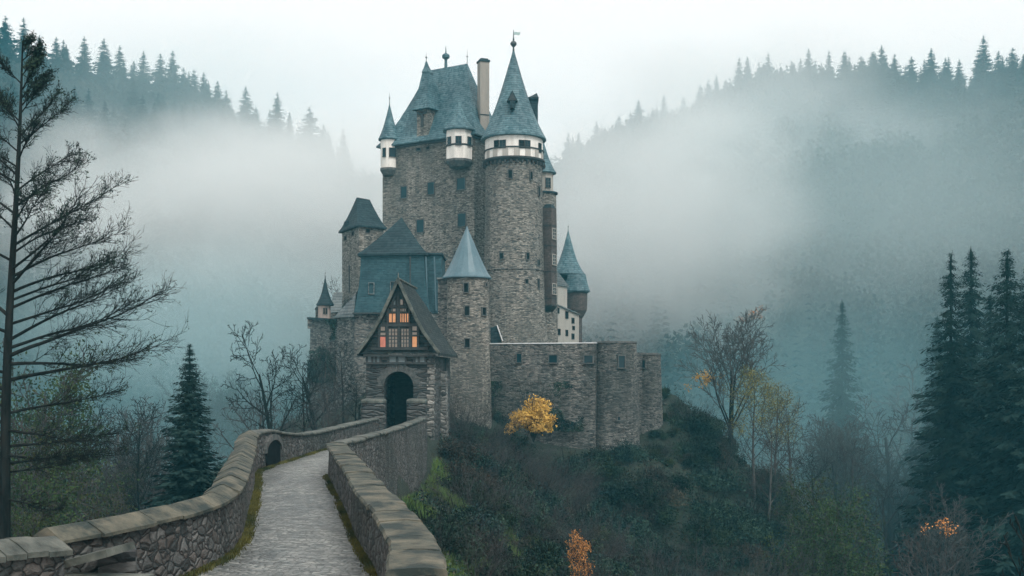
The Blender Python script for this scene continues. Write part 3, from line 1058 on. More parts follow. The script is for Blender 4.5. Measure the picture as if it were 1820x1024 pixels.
# ------------------------------------------------------------------ square tower on the left
def build_square_tower():
    A, B, C_ = (X(608, 117), 117.0), (X(638, 112), 112.0), (X(681, 114), 114.0)
    D_ = (A[0] + C_[0] - B[0], A[1] + C_[1] - B[1])
    fp = [A, B, C_, D_]
    root = empty('square_tower', (B[0], 114, 0), 'narrow square stone tower with a steep slate saddle roof beside the keep', 'square tower', 'towers of the castle')
    ze = Z(400, 112)
    mb = MB(); mb.prism(fp, -4, ze); mb.build('wall', M['stone'], root)
    ev = inset(fp, 0.32)
    rl, rr = (X(634.5, 115), 115.0), (X(657.5, 117), 116.5)
    e = 0.05
    top = [(rl[0] - e, rl[1] + e), (rl[0] + 0, rl[1] - e), (rr[0] + e, rr[1] - e), (rr[0], rr[1] + e)]
    rm = MB(); roof_poly(rm, ev, top, ze, Z(351, 115), k=1.25)
    rf = rm.build('roof', M['slate_dark'], root)
    dm = MB(); dm.box((X(618, 115.5), 115.4, Z(398, 115.5)), 0.5, 0.9, 0.5, 0.5); dm.build('dormer', M['slate_dark'], rf)
    win_wall(root, B, C_, 653.5, 410.5, 7, 6, f=0.06, sill=False)
    for px, py in ((614.5, 423.5), (627.5, 415.5)):
        win_wall(root, A, B, px, py, 3.5, 6, f=0.07, sill=False)
    pm = MB()
    t = ray_plane(621.5, A, B)
    p = P(621.5, 472, t); q = P(621.5, 520, t)
    nn = Vector((-0.9, -0.45, 0)) * 0.06
    pm.tube(p + nn, q + nn, 0.07, 0.07, 8); pm.build('downpipe', M['iron'], root)


build_square_tower()


# ------------------------------------------------------------------ slate-clad hall
def build_hall():
    d = 104.0
    root = empty('slate_clad_hall', (X(700, d), d, 0), 'hall clad in blue slate with a dark pyramid roof, in front of the keep', 'hall')
    A, B = (X(641, d), d), (X(754, d - 0.8), d - 0.8)
    fp = [A, B, (B[0], B[1] + 8.5), (A[0], A[1] + 8.5)]
    zt, zb = Z(455, d), Z(556, d)
    lowf = [(X(630, d), d - 0.5), (X(766, d), d - 1.3), (X(766, d), B[1] + 8.5), (X(630, d), A[1] + 8.5)]
    mb = MB()
    R = []
    for i in range(7):
        t = i / 6
        s = (1 - t) ** 2
        R.append([(a[0] * (1 - s) + b[0] * s, a[1] * (1 - s) + b[1] * s, zb + (zt - zb) * t) for a, b in zip(fp, lowf)])
    mb.loft(R)
    mb.build('slate_cladding', M['slate_clad'], root)
    lp = MB(); lp.prism(inset(lowf, 0.12), zb - 0.16, zb - 0.003); lp.build('eave', M['trim'], root)
    ev = inset(fp, 0.28)
    pk = (X(713.5, d + 3.2), d + 3.2)
    e = 0.05
    top = [(pk[0] - e, pk[1] - e), (pk[0] + e, pk[1] - e), (pk[0] + e, pk[1] + e + 0.8), (pk[0] - e, pk[1] + e + 0.8)]
    rm = MB(); roof_poly(rm, ev, top, zt + 0.003 + 0.18, Z(387, d + 3), k=1.12)
    rf = rm.build('roof', M['slate_dark'], root)
    for px in (660.5, 700.5):
        win_wall(root, (A[0], A[1] - 0.12), (B[0], B[1] - 0.14), px, 513 if px < 680 else 511, 8.5 if px < 680 else 11, 19, frame='slate_pale', f=0.05, proud=0.18)
    # right wing with lead flashing, dark flank
    w0 = d + 0.6
    q0, q1 = X(756, w0), X(784, w0)
    wm = MB()
    zt2, zb2 = Z(453, w0), Z(558, w0)
    R = []
    for i in range(6):
        t = i / 5
        s = (1 - t) ** 2
        R.append([(q0 - 0.3 - 0 * s, w0 - 0.9 * s, zb2 + (zt2 - zb2) * t), (q1 + 0.55 * s, w0 - 0.9 * s, zb2 + (zt2 - zb2) * t), (q1 + 0.55 * s, w0 + 6, zb2 + (zt2 - zb2) * t), (q0 - 0.3, w0 + 6, zb2 + (zt2 - zb2) * t)])
    wm.loft(R)
    wg = wm.build('wing', M['slate_clad'], root)
    fm = MB(); fm.prism([(q0 - 0.3, w0 - 0.25), (q1 + 0.15, w0 - 0.25), (q1 + 0.15, w0 + 6), (q0 - 0.3, w0 + 6)], zt2 + 0.003, zt2 + 0.16)
    fm.build('wing_roof', M['slate_dark'], wg)
    for px in (729, 757, 772):
        bm = MB(); p = P(px, 456, d - 0.9); q = P(px + (3 if px > 740 else 0), 552, d - 1.9 if px < 756 else d - 0.4)
        bm.tube(p, q, 0.07, 0.07, 6)
        bm.build('flashing', M['lead'] if px != 729 else M['trim'], root)
    # stone undercroft
    um = MB()
    um.prism([(X(629, d - .5), d - 0.15), (X(797, d), d - 0.6), (X(797, d), d + 8), (X(629, d), d + 8)], -6, zb - 0.165)
    um.build('undercroft_wall', M['stone_grey'], root)

    root = empty('hall_annex', (X(612, d), d, 0), 'stone annex with a pale sloping slate roof left of the slate-clad hall', 'annex')
    fa = [(X(599, d + 2), d + 2.2), (X(628.5, d), d + 0.3), (X(628.5, d), d + 6.5), (X(599, d + 2), d + 7)]
    lowp = inset(fa, 0.25)
    am = MB(); am.prism(fa, -6, Z(560, d), lowp); am.build('wall', M['stone_grey'], root)
    rm = MB()
    z0 = Z(561, d)
    ev = [(X(595, d + 2), d + 1.9), (X(628.4, d - .4), d - 0.1), (X(628.4, d - .4), d + 6.5), (X(595, d + 2), d + 7)]
    rm.loft([[(p[0], p[1], z0 - 0.12) for p in ev], [(ev[0][0], ev[0][1], z0), (ev[1][0], ev[1][1], Z(555, d)), (ev[2][0], ev[2][1], z0), (ev[3][0], ev[3][1], z0)],
             [(X(632, d + 1), d + 2.2, Z(520, d)), (X(633, d + 1), d + 0.9, Z(520, d)), (X(637.5, d + 2), d + 3.2, Z(504, d)), (X(636.5, d + 2), d + 3.4, Z(504, d))]])
    r = rm.build('roof', M['slate_pale'], root)
    vm = MB(); vm.box(P(626, 531, d + 1.2), 0.42, 0.4, 0.16); vm.build('roof_vent', M['trim'], r)
    # outer piece of roof further left
    r2 = MB()
    dd = d + 9
    r2.add([P(584, 556, dd), P(607, 554, dd), P(609, 519, dd + 2), P(593, 520, dd + 2), P(584, 556, dd + 5), P(607, 556, dd + 5)],
           [(0, 1, 2, 3), (3, 2, 5, 4), (0, 3, 4), (1, 5, 2), (0, 4, 5, 1)])
    r2.build('rear_roof', M['slate_pale'], root)
    wm = MB(); wm.prism([(X(584, dd) + .1, dd + .1), (X(607, dd), dd + .1), (X(607, dd), dd + 4.9), (X(584, dd) + .1, dd + 4.9)], -5, Z(556, dd) - 0.003)
    wm.build('rear_wall', M['stone_grey'], root)


build_hall()


def build_pink_turret():
    d = 110.0
    cx = X(576.5, d)
    root = empty('pink_turret', (cx, d, 0), 'little faded pink turret with a pointed slate cone at the far left of the castle', 'turret', 'towers of the castle')
    mb = MB(); mb.lathe(cx, d, [(0.62, Z(600, d)), (0.62, Z(540, d))], 8, 0.3); mb.build('wall', M['pink'], root)
    rm = MB(); cone_roof(rm, cx + 0.08, d, 0.88, Z(541, d), Z(490, d), 0.4, 24, a0=0.1)
    rf = rm.build('roof', M['slate_dark'], root)
    finial(rf, cx + 0.08, d, Z(491, d), 0.6, 0.05, 0.02)
    win_cyl(root, cx, d, 0.6, 578, 553, 6, 10, f=0.04, sill=False)

    root = empty('outer_wall', (X(577, 108), 108, 0), 'low ivy-stained stone wall with a stub chimney below the pink turret', 'castle wall')
    fp = [(X(550, 109), 109.5), (X(603, 106), 106.6), (X(603, 106), 110), (X(550, 109), 113)]
    low = inset(fp, 0.2)
    mb = MB(); mb.loft([[(p[0], p[1], -8) for p in low], [(fp[0][0], fp[0][1], Z(567, 109)), (fp[1][0], fp[1][1], Z(573, 109)), (fp[2][0], fp[2][1], Z(573, 109)), (fp[3][0], fp[3][1], Z(567, 109))]])
    mb.build('wall', M['stone_grey'], root)
    cm = MB(); cm.beam((fp[0][0] - 0.15, fp[0][1] - 0.1, Z(567, 109) + .1), (fp[1][0], fp[1][1] - 0.1, Z(573, 109) + .1), 0.5, 0.2); cm.build('coping', M['slate_dark'], root)
    cm = MB(); c = P(564, 558, 110.5); cm.box((c.x, c.y, c.z - 0.2), 0.32, 0.32, 1.2); ch = cm.build('chimney', M['stone_grey'], root)
    cm = MB(); cm.lathe(c.x, c.y, [(0.26, c.z + 0.4), (0.26, c.z + 0.5), (0.12, c.z + 0.75)], 10); cm.build('chimney_cap', M['trim'], ch)
    cm = MB(); cm.box((X(552, 109.4), 109.4, Z(574, 109)), 0.5, 0.6, 1.1); cm.build('parapet_block', M['stone_grey'], root)


build_pink_turret()


# ------------------------------------------------------------------ small round tower near the gate
def build_small_round():
    d = 93.8
    r = 1.84
    cx = X(832, d)
    root = empty('small_round_tower', (cx, d, 0), 'small round stone tower with a smooth blue lead cone, behind the gatehouse', 'round tower', 'towers of the castle')
    ze = Z(491, d - 1.9)
    mb = MB(); mb.lathe(cx, d, [(2.05, -6), (1.95, -1), (r, 2), (r - 0.03, ze)], 56)
    mb.build('wall', M['stone'], root)
    rm = MB()
    prof = [(2.0, ze - 0.1), (2.12, ze - 0.06), (2.12, ze + 0.03)]
    H = Z(402, d) - ze
    for i in range(1, 13):
        t = i / 12
        prof.append((max(0.03, 2.1 * (1 - t) * 0.92 + 0.17 * (1 - t) ** 6), ze + H * t))
    rm.lathe(cx - 0.1, d, prof, 20, 0.12)
    rf = rm.build('roof', M['lead'], root)
    finial(rf, cx - 0.1, d, Z(403, d), 0.45, 0.05, 0.02)
    for px, py, w_, h_ in ((828.5, 511.5, 7.5, 16), (830, 552.5, 7.5, 16), (860, 553.5, 6, 13), (830.5, 610, 8, 15), (864, 506, 2.5, 5)):
        win_cyl(root, cx, d, 1.85, px, py, w_, h_, f=0.08, sill=False)
    # flat buttress turret on its left side
    bm = MB()
    fp = [(X(778, 94), 94.2), (X(800, 94), 93.6), (X(800, 94), 97), (X(778, 94), 97)]
    bm.prism(fp, -5, Z(496, 94)); b = bm.build('buttress', M['stone_grey'], root)
    cm = MB(); cm.prism(inset(fp, 0.1), Z(496, 94) + 0.003, Z(496, 94) + 0.12); cm.build('buttress_cap', M['slate_pale'], b)


build_small_round()


# ------------------------------------------------------------------ curtain wall and bastions
def build_curtain():
    a, b = (X(869, 95.5), 95.5), (X(1058, 93), 93.0)
    root = empty('curtain_wall', (X(960, 94), 94, 0), 'long dark rubble curtain wall with four loopholes between the small tower and the bastions', 'castle wall')
    zt = Z(611, 94)
    n = Vector((-(b[1] - a[1]), b[0] - a[0])).normalized()
    if n.y < 0: n = -n
    fp = [a, b, (b[0] + n.x * 1.3, b[1] + n.y * 1.3), (a[0] + n.x * 1.3, a[1] + n.y * 1.3)]
    low = [(p[0] - n.x * 0.5, p[1] - n.y * 0.5) if i < 2 else p for i, p in enumerate(fp)]
    mb = MB(); mb.prism(fp, -10, zt, low); mb.build('wall', M['stone_grey'], root)
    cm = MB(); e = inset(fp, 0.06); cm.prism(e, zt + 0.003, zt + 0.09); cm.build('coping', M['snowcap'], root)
    for px, py, w_, h_ in ((922.5, 636.5, 8, 15), (983, 638, 14, 13), (1046, 638.5, 15, 13)):
        t = ray_plane(px, a, b)
        win_wall(root, (a[0] - n.x * 0.02, a[1] - n.y * .13), (b[0], b[1] - n.y * .13), px, py, w_, h_, f=0.09, sill=True, proud=0.05)
    # low lean-to roof line behind
    root = empty('lean_to_roof', (X(885, 98), 98, 0), 'little dark lean-to with a pale verge peeping over the curtain wall', 'lean-to')
    lm = MB()
    lm.add([(X(872, 98), 98, Z(612, 98)), (X(893, 98), 98, Z(612, 98)), (X(883, 98), 98, Z(579, 98)), (X(872, 98), 98, Z(583, 98)),
            (X(872, 98), 101, Z(612, 98)), (X(893, 98), 101, Z(612, 98)), (X(883, 98), 101, Z(579, 98)), (X(872, 98), 101, Z(583, 98))],
           [(0, 1, 2, 3), (7, 6, 5, 4), (0, 4, 5, 1), (1, 5, 6, 2), (2, 6, 7, 3), (3, 7, 4, 0)])
    lm.build('slate_slope', M['slate_dark'], root)
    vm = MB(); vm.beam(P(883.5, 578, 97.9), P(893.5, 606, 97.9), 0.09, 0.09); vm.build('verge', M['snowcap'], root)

    for nm, px, dd, r, ptop, lab, wn in (
            ('bastion', 1093, 94.6, 1.86, 607.5, 'taller round stone bastion with flat top at the end of the curtain wall', ((1105, 643, 11, 21), (1100, 744, 5, 6))),
            ('bastion', 1150, 98.5, 1.22, 629, 'lower round stone bastion at the right end of the castle above the slope', ((1143.5, 647, 6, 13),))):
        cx = X(px, dd)
        root = empty(nm, (cx, dd, 0), lab, 'bastion', 'round bastions')
        zt = Z(ptop, dd - r)
        mb = MB(); mb.lathe(cx, dd, [(r + 0.45, -10), (r + 0.22, Z(760, dd)), (r, Z(640, dd)), (r, zt)], 48)
        mb.build('wall', M['stone_grey'], root)
        cm = MB(); cm.lathe(cx, dd, [(r + 0.003, zt - 0.14), (r + 0.06, zt - 0.1), (r + 0.06, zt + 0.05), (r - 0.4, zt + 0.09)], 48)
        cm.build('coping', M['frame'], root)
        for q in wn:
            win_cyl(root, cx, dd, r + 0.03 if q[1] < 700 else r + 0.22, *q, f=0.08)
    # link wall between the two
    root = empty('link_wall', (X(1130, 97), 97, 0), 'short piece of stone wall joining the two bastions', 'castle wall')
    lm = MB(); lm.prism([(X(1120, 95.6), 96), (X(1150, 98), 97.9), (X(1150, 98), 99.5), (X(1112, 95.6), 98)], -9, Z(627, 98)); lm.build('wall', M['stone_grey'], root)
    # boulders / retaining stub right of the bastion
    root = empty('retaining_wall', (X(1192, 104), 104, Z(735, 104)), 'low mossy retaining wall on the ridge right of the bastions', 'retaining wall')
    wm = MB(); wm.beam(P(1176, 726, 103), P(1208, 740, 105.5), 0.7, 0.9); wm.build('wall', M['stone_dark'], root)
    wm = MB(); wm.beam(P(1174, 717, 102.9), P(1209, 731, 105.5), 0.85, 0.14); wm.build('coping', M['coping_wet'], root)


build_curtain()


# ------------------------------------------------------------------ gatehouse
def build_gatehouse():
    d = 74.0
    k = d / F
    xl, xr = X(650, d), X(770, d)
    dep = 8.5
    root = empty('gatehouse', ((xl + xr) / 2, d, 0), 'dark stone gatehouse with round arch, steep flared gable and orange lit windows', 'gatehouse')
    zt, zb = Z(633, d), -7.5
    ac, ar = X(708.5, d), 26.5 * k
    zs = Z(687, d)
    # front wall with the real arch opening, 0.9 m thick
    pts = [(xl, zb), (ac - ar, zb), (ac - ar, zs)]
    for i in range(1, 16):
        a = pi - pi * i / 16
        pts.append((ac + ar * cos(a), zs + ar * sin(a)))
    pts += [(ac + ar, zs), (ac + ar, zb), (xr, zb), (xr, zt), (xl, zt)]
    wm = MB()
    # split as quads strips to avoid concave n-gons: jambs + spandrels
    def slab(poly):
        lo = [(p[0], d, p[1]) for p in poly]; hi = [(p[0], d + 0.9, p[1]) for p in poly]
        wm.loft([lo, hi])
    slab([(xl, zb), (ac - ar, zb), (ac - ar, zs), (xl, zs)])
    slab([(ac + ar, zb), (xr, zb), (xr, zs), (ac + ar, zs)])
    prev = (ac - ar, zs)
    for i in range(1, 17):
        a = pi - pi * i / 16
        cur = (ac + ar * cos(a), zs + ar * sin(a))
        slab([prev, cur, (cur[0], zt), (prev[0], zt)])
        prev = cur
    slab([(xl, zs), (ac - ar, zs), (ac - ar, zt), (xl, zt)])
    slab([(ac + ar, zs), (xr, zs), (xr, zt), (ac + ar, zt)])
    wm.prism([(xl, d + 0.9), (xl + 0.8, d + 0.9), (xl + 0.8, d + dep), (xl, d + dep)], zb, zt)
    wm.prism([(xr - 0.8, d + 0.9), (xr, d + 0.9), (xr, d + dep), (xr - 0.8, d + dep)], zb, zt)
    wm.prism([(xl + 0.8, d + dep - 0.8), (xr - 0.8, d + dep - 0.8), (xr - 0.8, d + dep), (xl + 0.8, d + dep)], zb, zt)
    wm.prism([(xl + 0.8, d + 0.9), (xr - 0.8, d + 0.9), (xr - 0.8, d + dep - 0.8), (xl + 0.8, d + dep - 0.8)], zt - 1.0, zt - 0.7)
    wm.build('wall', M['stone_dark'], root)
    # dark panel added deep in the passage so the archway stays black
    dm = MB(); dm.box((ac, d + 6.2, -1.7), 2.9, 0.15, 4.2); dm.build('passage_dark_panel', M['trim'], root)
    # voussoirs: individual tapering stones, one part
    vm = MB()
    nv = 31
    for i in range(nv):
        a0 = pi - pi * (i + 0.08) / nv; a1 = pi - pi * (i + 0.92) / nv
        rr = ar + (12.5 + (2.2 if i % 3 == 0 else 0) - (1.2 if i % 4 == 1 else 0)) * k
        q = [(ac + (ar + 0.01) * cos(a0), zs + (ar + 0.01) * sin(a0)), (ac + rr * cos(a0), zs + rr * sin(a0)), (ac + rr * cos(a1), zs + rr * sin(a1)), (ac + (ar + 0.01) * cos(a1), zs + (ar + 0.01) * sin(a1))]
        pr = 0.05 + 0.03 * ((i * 7) % 3)
        vm.loft([[(p[0], d - pr, p[1]) for p in q], [(p[0], d + 0.2, p[1]) for p in q]])
    vm.build('arch_ring', M['frame'], root)
    # rough pale quoins at the right corner and the side
    qm = MB()
    rg = random.Random(5)
    z = zb
    while z < zt - 0.2:
        h = rg.uniform(0.14, 0.3)
        l1 = rg.uniform(0.25, 0.5); l2 = rg.uniform(0.3, 0.9)
        px_ = rg.uniform(0.02, 0.09)
        qm.box((xr - l1 / 2 + px_, d + l2 / 2 - px_, z + h / 2), l1, l2, h - 0.02)
        z += h
    qm.build('quoins', M['quoin'], root)
    # side buttresses at the back of the right flank
    bm = MB()
    bm.prism([(xr + 0.002, d + 3.6), (xr + 0.34, d + 3.6), (xr + 0.34, d + 4.6), (xr + 0.002, d + 4.6)], zb, Z(660, d + 4), [(xr + 0.002, d + 3.6), (xr + 0.5, d + 3.6), (xr + 0.5, d + 4.6), (xr + 0.002, d + 4.6)])
    bm.build('buttress', M['quoin'], root)
    window_at(root, (xr + 0.01, d + 5.6, Z(650, d + 5)), (1, 0), 0.9, 1.0, frame='trim', f=0.08)
    # lintel course: dark timber beams and pale infill panels
    lm = MB()
    z0, z1 = Z(646, d), Z(632, d)
    lm.beam((xl - 0.12, d - 0.08, z0), (xr + 0.12, d - 0.08, z0), 0.3, 0.12)
    lm.beam((xl - 0.15, d - 0.1, z1), (xr + 0.15, d - 0.1, z1), 0.36, 0.16)
    for px in (651.5, 661.5, 668, 676.5, 690, 706, 722, 737, 745, 757, 768):
        q = X(px, d); lm.beam((q, d - 0.06, z0), (q, d - 0.06, z1), 0.14, 0.14, (1, 0, 0))
    lm.build('timber_lintel', M['trim'], root)
    for a_, b_ in ((653, 660), (663, 667), (669.5, 675.5), (692, 704), (708, 720), (739, 744), (747, 755.5)):
        pm = MB(); x0, x1 = X(a_, d), X(b_, d)
        pm.box(((x0 + x1) / 2, d - 0.03, (z0 + z1) / 2), x1 - x0, 0.05, (z1 - z0) - 0.16)
        pm.build('infill_panel', M['pale_panel'], root)
    # ---- roof: flared gable extruded front to back
    prof = [(0, 497), (15.5, 531), (31, 564), (45, 589), (57, 606), (66, 618), (73, 627)]
    cxp = 711
    x_at = lambda w_, dd=d: X(cxp, d) + w_ * k
    yo, yb = d - 0.75, d + dep + 0.4
    half = [(w_, Z(py, d)) for w_, py in prof]
    rm = MB()
    th = 0.22
    def section(y, s=1.0, drop=0.0):
        outer = [(x_at(-w_), z) for w_, z in reversed(half)] + [(x_at(w_), z) for w_, z in half[1:]]
        inner = [(x_at(w_) - (0.0 if j == len(half) - 1 else 0), z - th - (0.10 if j < 3 else 0)) for j, (w_, z) in reversed(list(enumerate(half)))] + [(x_at(-w_), z - th - (0.10 if j < 3 else 0)) for j, (w_, z) in list(enumerate(half))[1:]]
        return outer, inner
    outer, inner = section(0)
    m_ = len(outer)
    nseg = 9
    rg = random.Random(3)
    vs, fs = [], []
    for s in range(nseg + 1):
        y = yo + (yb - yo) * s / nseg
        t = s / nseg
        sag = -0.10 * sin(pi * t) + rg.uniform(-0.02, 0.02)
        hip = max(0, t - 0.72) / 0.28          # the far end is hipped back
        for i, (x, z) in enumerate(outer):
            zz = z + sag * (z - half[-1][1]) / 4
            zz = min(zz, half[0][1] - hip * 1.6) if hip > 0 else zz
            vs.append((x, y, zz))
        for i, (x, z) in enumerate(inner):
            zz = z
            zz = min(zz, half[0][1] - th - hip * 1.6) if hip > 0 else zz
            vs.append((x, y, zz))
    n2 = 2 * m_
    for s in range(nseg):
        for i in range(n2):
            j = (i + 1) % n2
            fs.append((s * n2 + i, s * n2 + j, (s + 1) * n2 + j, (s + 1) * n2 + i))
    for i in range(m_ - 1):                       # front and back edge of the shell
        a_, b_ = i, i + 1
        c_, e_ = n2 - 1 - i, n2 - 2 - i
        fs.append((a_, c_, e_, b_))
        o_ = nseg * n2
        fs.append((o_ + a_, o_ + b_, o_ + e_, o_ + c_))
    rm.add(vs, fs)
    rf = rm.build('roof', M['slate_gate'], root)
    # barge board along the front edge
    bb = MB()
    for sgn in (-1, 1):
        for (w0, z0_), (w1, z1_) in zip(half[:-1], half[1:]):
            bb.beam((x_at(sgn * w0), yo - 0.04, z0_ - 0.05), (x_at(sgn * w1), yo - 0.04, z1_ - 0.05), 0.1, 0.2)
    bb.build('barge_board', M['coping_wet'], rf)
    rl = MB(); rl.tube((X(711, d), yo - 0.03, half[0][1]), (X(711, d), yb - 2.2, half[0][1] - 0.08), 0.09, 0.09, 6)
    rl.tube((X(711, d), yo + 0.1, half[0][1]), (X(711, d), yo + 0.1, half[0][1] + 0.4), 0.07, 0.02, 6)
    rl.build('ridge', M['coping_wet'], rf)
    # gable wall set back under the roof
    gy = d - 0.22
    gm = MB()
    gp = [(x_at(-w_ * 0.96), z - th - 0.02) for w_, z in reversed(half)] + [(x_at(w_ * 0.96), z - th - 0.02) for w_, z in half[1:]]
    # the gable wall is a thin prism, strips from left to right
    for s in (-1, 1):
        for (w0, z0_), (w1, z1_) in zip(half[:-1], half[1:]):
            zbase = Z(627.5, d)
            q = [(x_at(s * w0 * 0.96), zbase - 0.05), (x_at(s * w1 * 0.96), zbase - 0.05), (x_at(s * w1 * 0.96), max(zbase, z1_ - th)), (x_at(s * w0 * 0.96), z0_ - th)]
            gm.loft([[(p[0], gy, p[1]) for p in q], [(p[0], gy + 0.3, p[1]) for p in q]])
    g = gm.build('gable', M['slate_gate'], root)
    # timber frame on the gable
    tm = MB()
    yf = gy - 0.05
    def hb(px0, px1, py, wd=0.13):
        tm.beam((X(px0, d), yf, Z(py, d)), (X(px1, d), yf, Z(py, d)), 0.12, wd)
    def vb(px, py0, py1, wd=0.13):
        tm.beam((X(px, d), yf, Z(py0, d)), (X(px, d), yf, Z(py1, d)), 0.12, wd, (1, 0, 0))
    hb(660, 762, 620, 0.16); hb(672, 750, 578, 0.2); hb(687, 735, 545.5); hb(660, 762, 598, 0.06)
    for px in (674.5, 689, 710.5, 730.5, 744.5): vb(px, 619, 579, 0.15)
    for px in (690, 708, 711, 729): vb(px, 576, 548, 0.12)
    vb(709, 545, 512, 0.2)
    tm.beam((X(696, d), yf, Z(545, d)), (X(709, d), yf, Z(515, d)), 0.12, 0.12)
    tm.beam((X(723, d), yf, Z(545, d)), (X(711, d), yf, Z(515, d)), 0.12, 0.12)
    tm.build('timber_frame', M['trim'], g)
    def light(x0, x1, y0, y1, mat):
        p = P((x0 + x1) / 2, (y0 + y1) / 2, d)
        return (x0, x1, y0, y1, mat)
    def gwin(x0, x1, y0, y1, panes, bars, barsh):
        """window part on the gable with its panes"""
        w_, h_ = (x1 - x0) * k, (y1 - y0) * k
        c = Vector((X((x0 + x1) / 2, d), gy - 0.02, Z((y0 + y1) / 2, d)))
        f = MB()
        for i in range(bars + 2):
            q = c.x - w_ / 2 + w_ * i / (bars + 1)
            f.beam((q, c.y - 0.03, c.z - h_ / 2), (q, c.y - 0.03, c.z + h_ / 2), 0.08, 0.05, (1, 0, 0))
        for z_ in barsh:
            z_ = Z(z_, d)
            f.beam((c.x - w_ / 2, c.y - 0.03, z_), (c.x + w_ / 2, c.y - 0.03, z_), 0.07, 0.05)
        o = f.build('window', M['trim'], g)
        for (a0, a1, b0, b1, mt) in panes:
            q = MB(); y_ = c.y + 0.0
            q.add([(X(a0, d), y_, Z(b1, d)), (X(a1, d), y_, Z(b1, d)), (X(a1, d), y_, Z(b0, d)), (X(a0, d), y_, Z(b0, d))], [(0, 1, 2, 3)])
            q.build('pane', M[mt], o)
    gwin(676, 687, 580, 618, [(676.5, 686, 599, 617, 'lit_red'), (677, 686, 591.5, 596, 'lit_dim'), (677.5, 685, 581, 588, 'lit_dim')], 0, (580, 590, 598, 618))
    gwin(691.5, 708, 584, 618, [(692, 707, 585, 617, 'lit_dim')], 2, (584, 590.5, 597, 603.5, 610, 618))
    gwin(714, 728.5, 584, 618, [(714.5, 728, 585, 617, 'lit_dim')], 2, (584, 590.5, 597, 603.5, 610, 618))
    gwin(733.5, 743.5, 580, 618, [(734, 743, 598, 617, 'lit_orange'), (734, 743, 591, 595.5, 'lit_dim'), (734, 742, 580.5, 588, 'lit_dim')], 0, (580, 589.5, 597, 618))
    gwin(692, 705, 548, 574, [(692.5, 704.5, 558, 573, 'lit_orange'), (697, 704, 549, 554, 'lit_dim')], 1, (556, 574))
    gwin(711.5, 728, 548, 574, [(712, 727.5, 558, 573, 'lit_orange'), (713, 722, 549, 554, 'lit_dim')], 3, (556, 574))
    gwin(712, 718, 532, 543, [(712.5, 717.5, 533, 542, 'lit_dim')], 0, (532, 543))
    gwin(700, 705, 534, 543, [(700.5, 704.5, 535, 542, 'pale_panel')], 0, (534, 543))
    root.rotation_euler.z = radians(-4.5)


build_gatehouse()


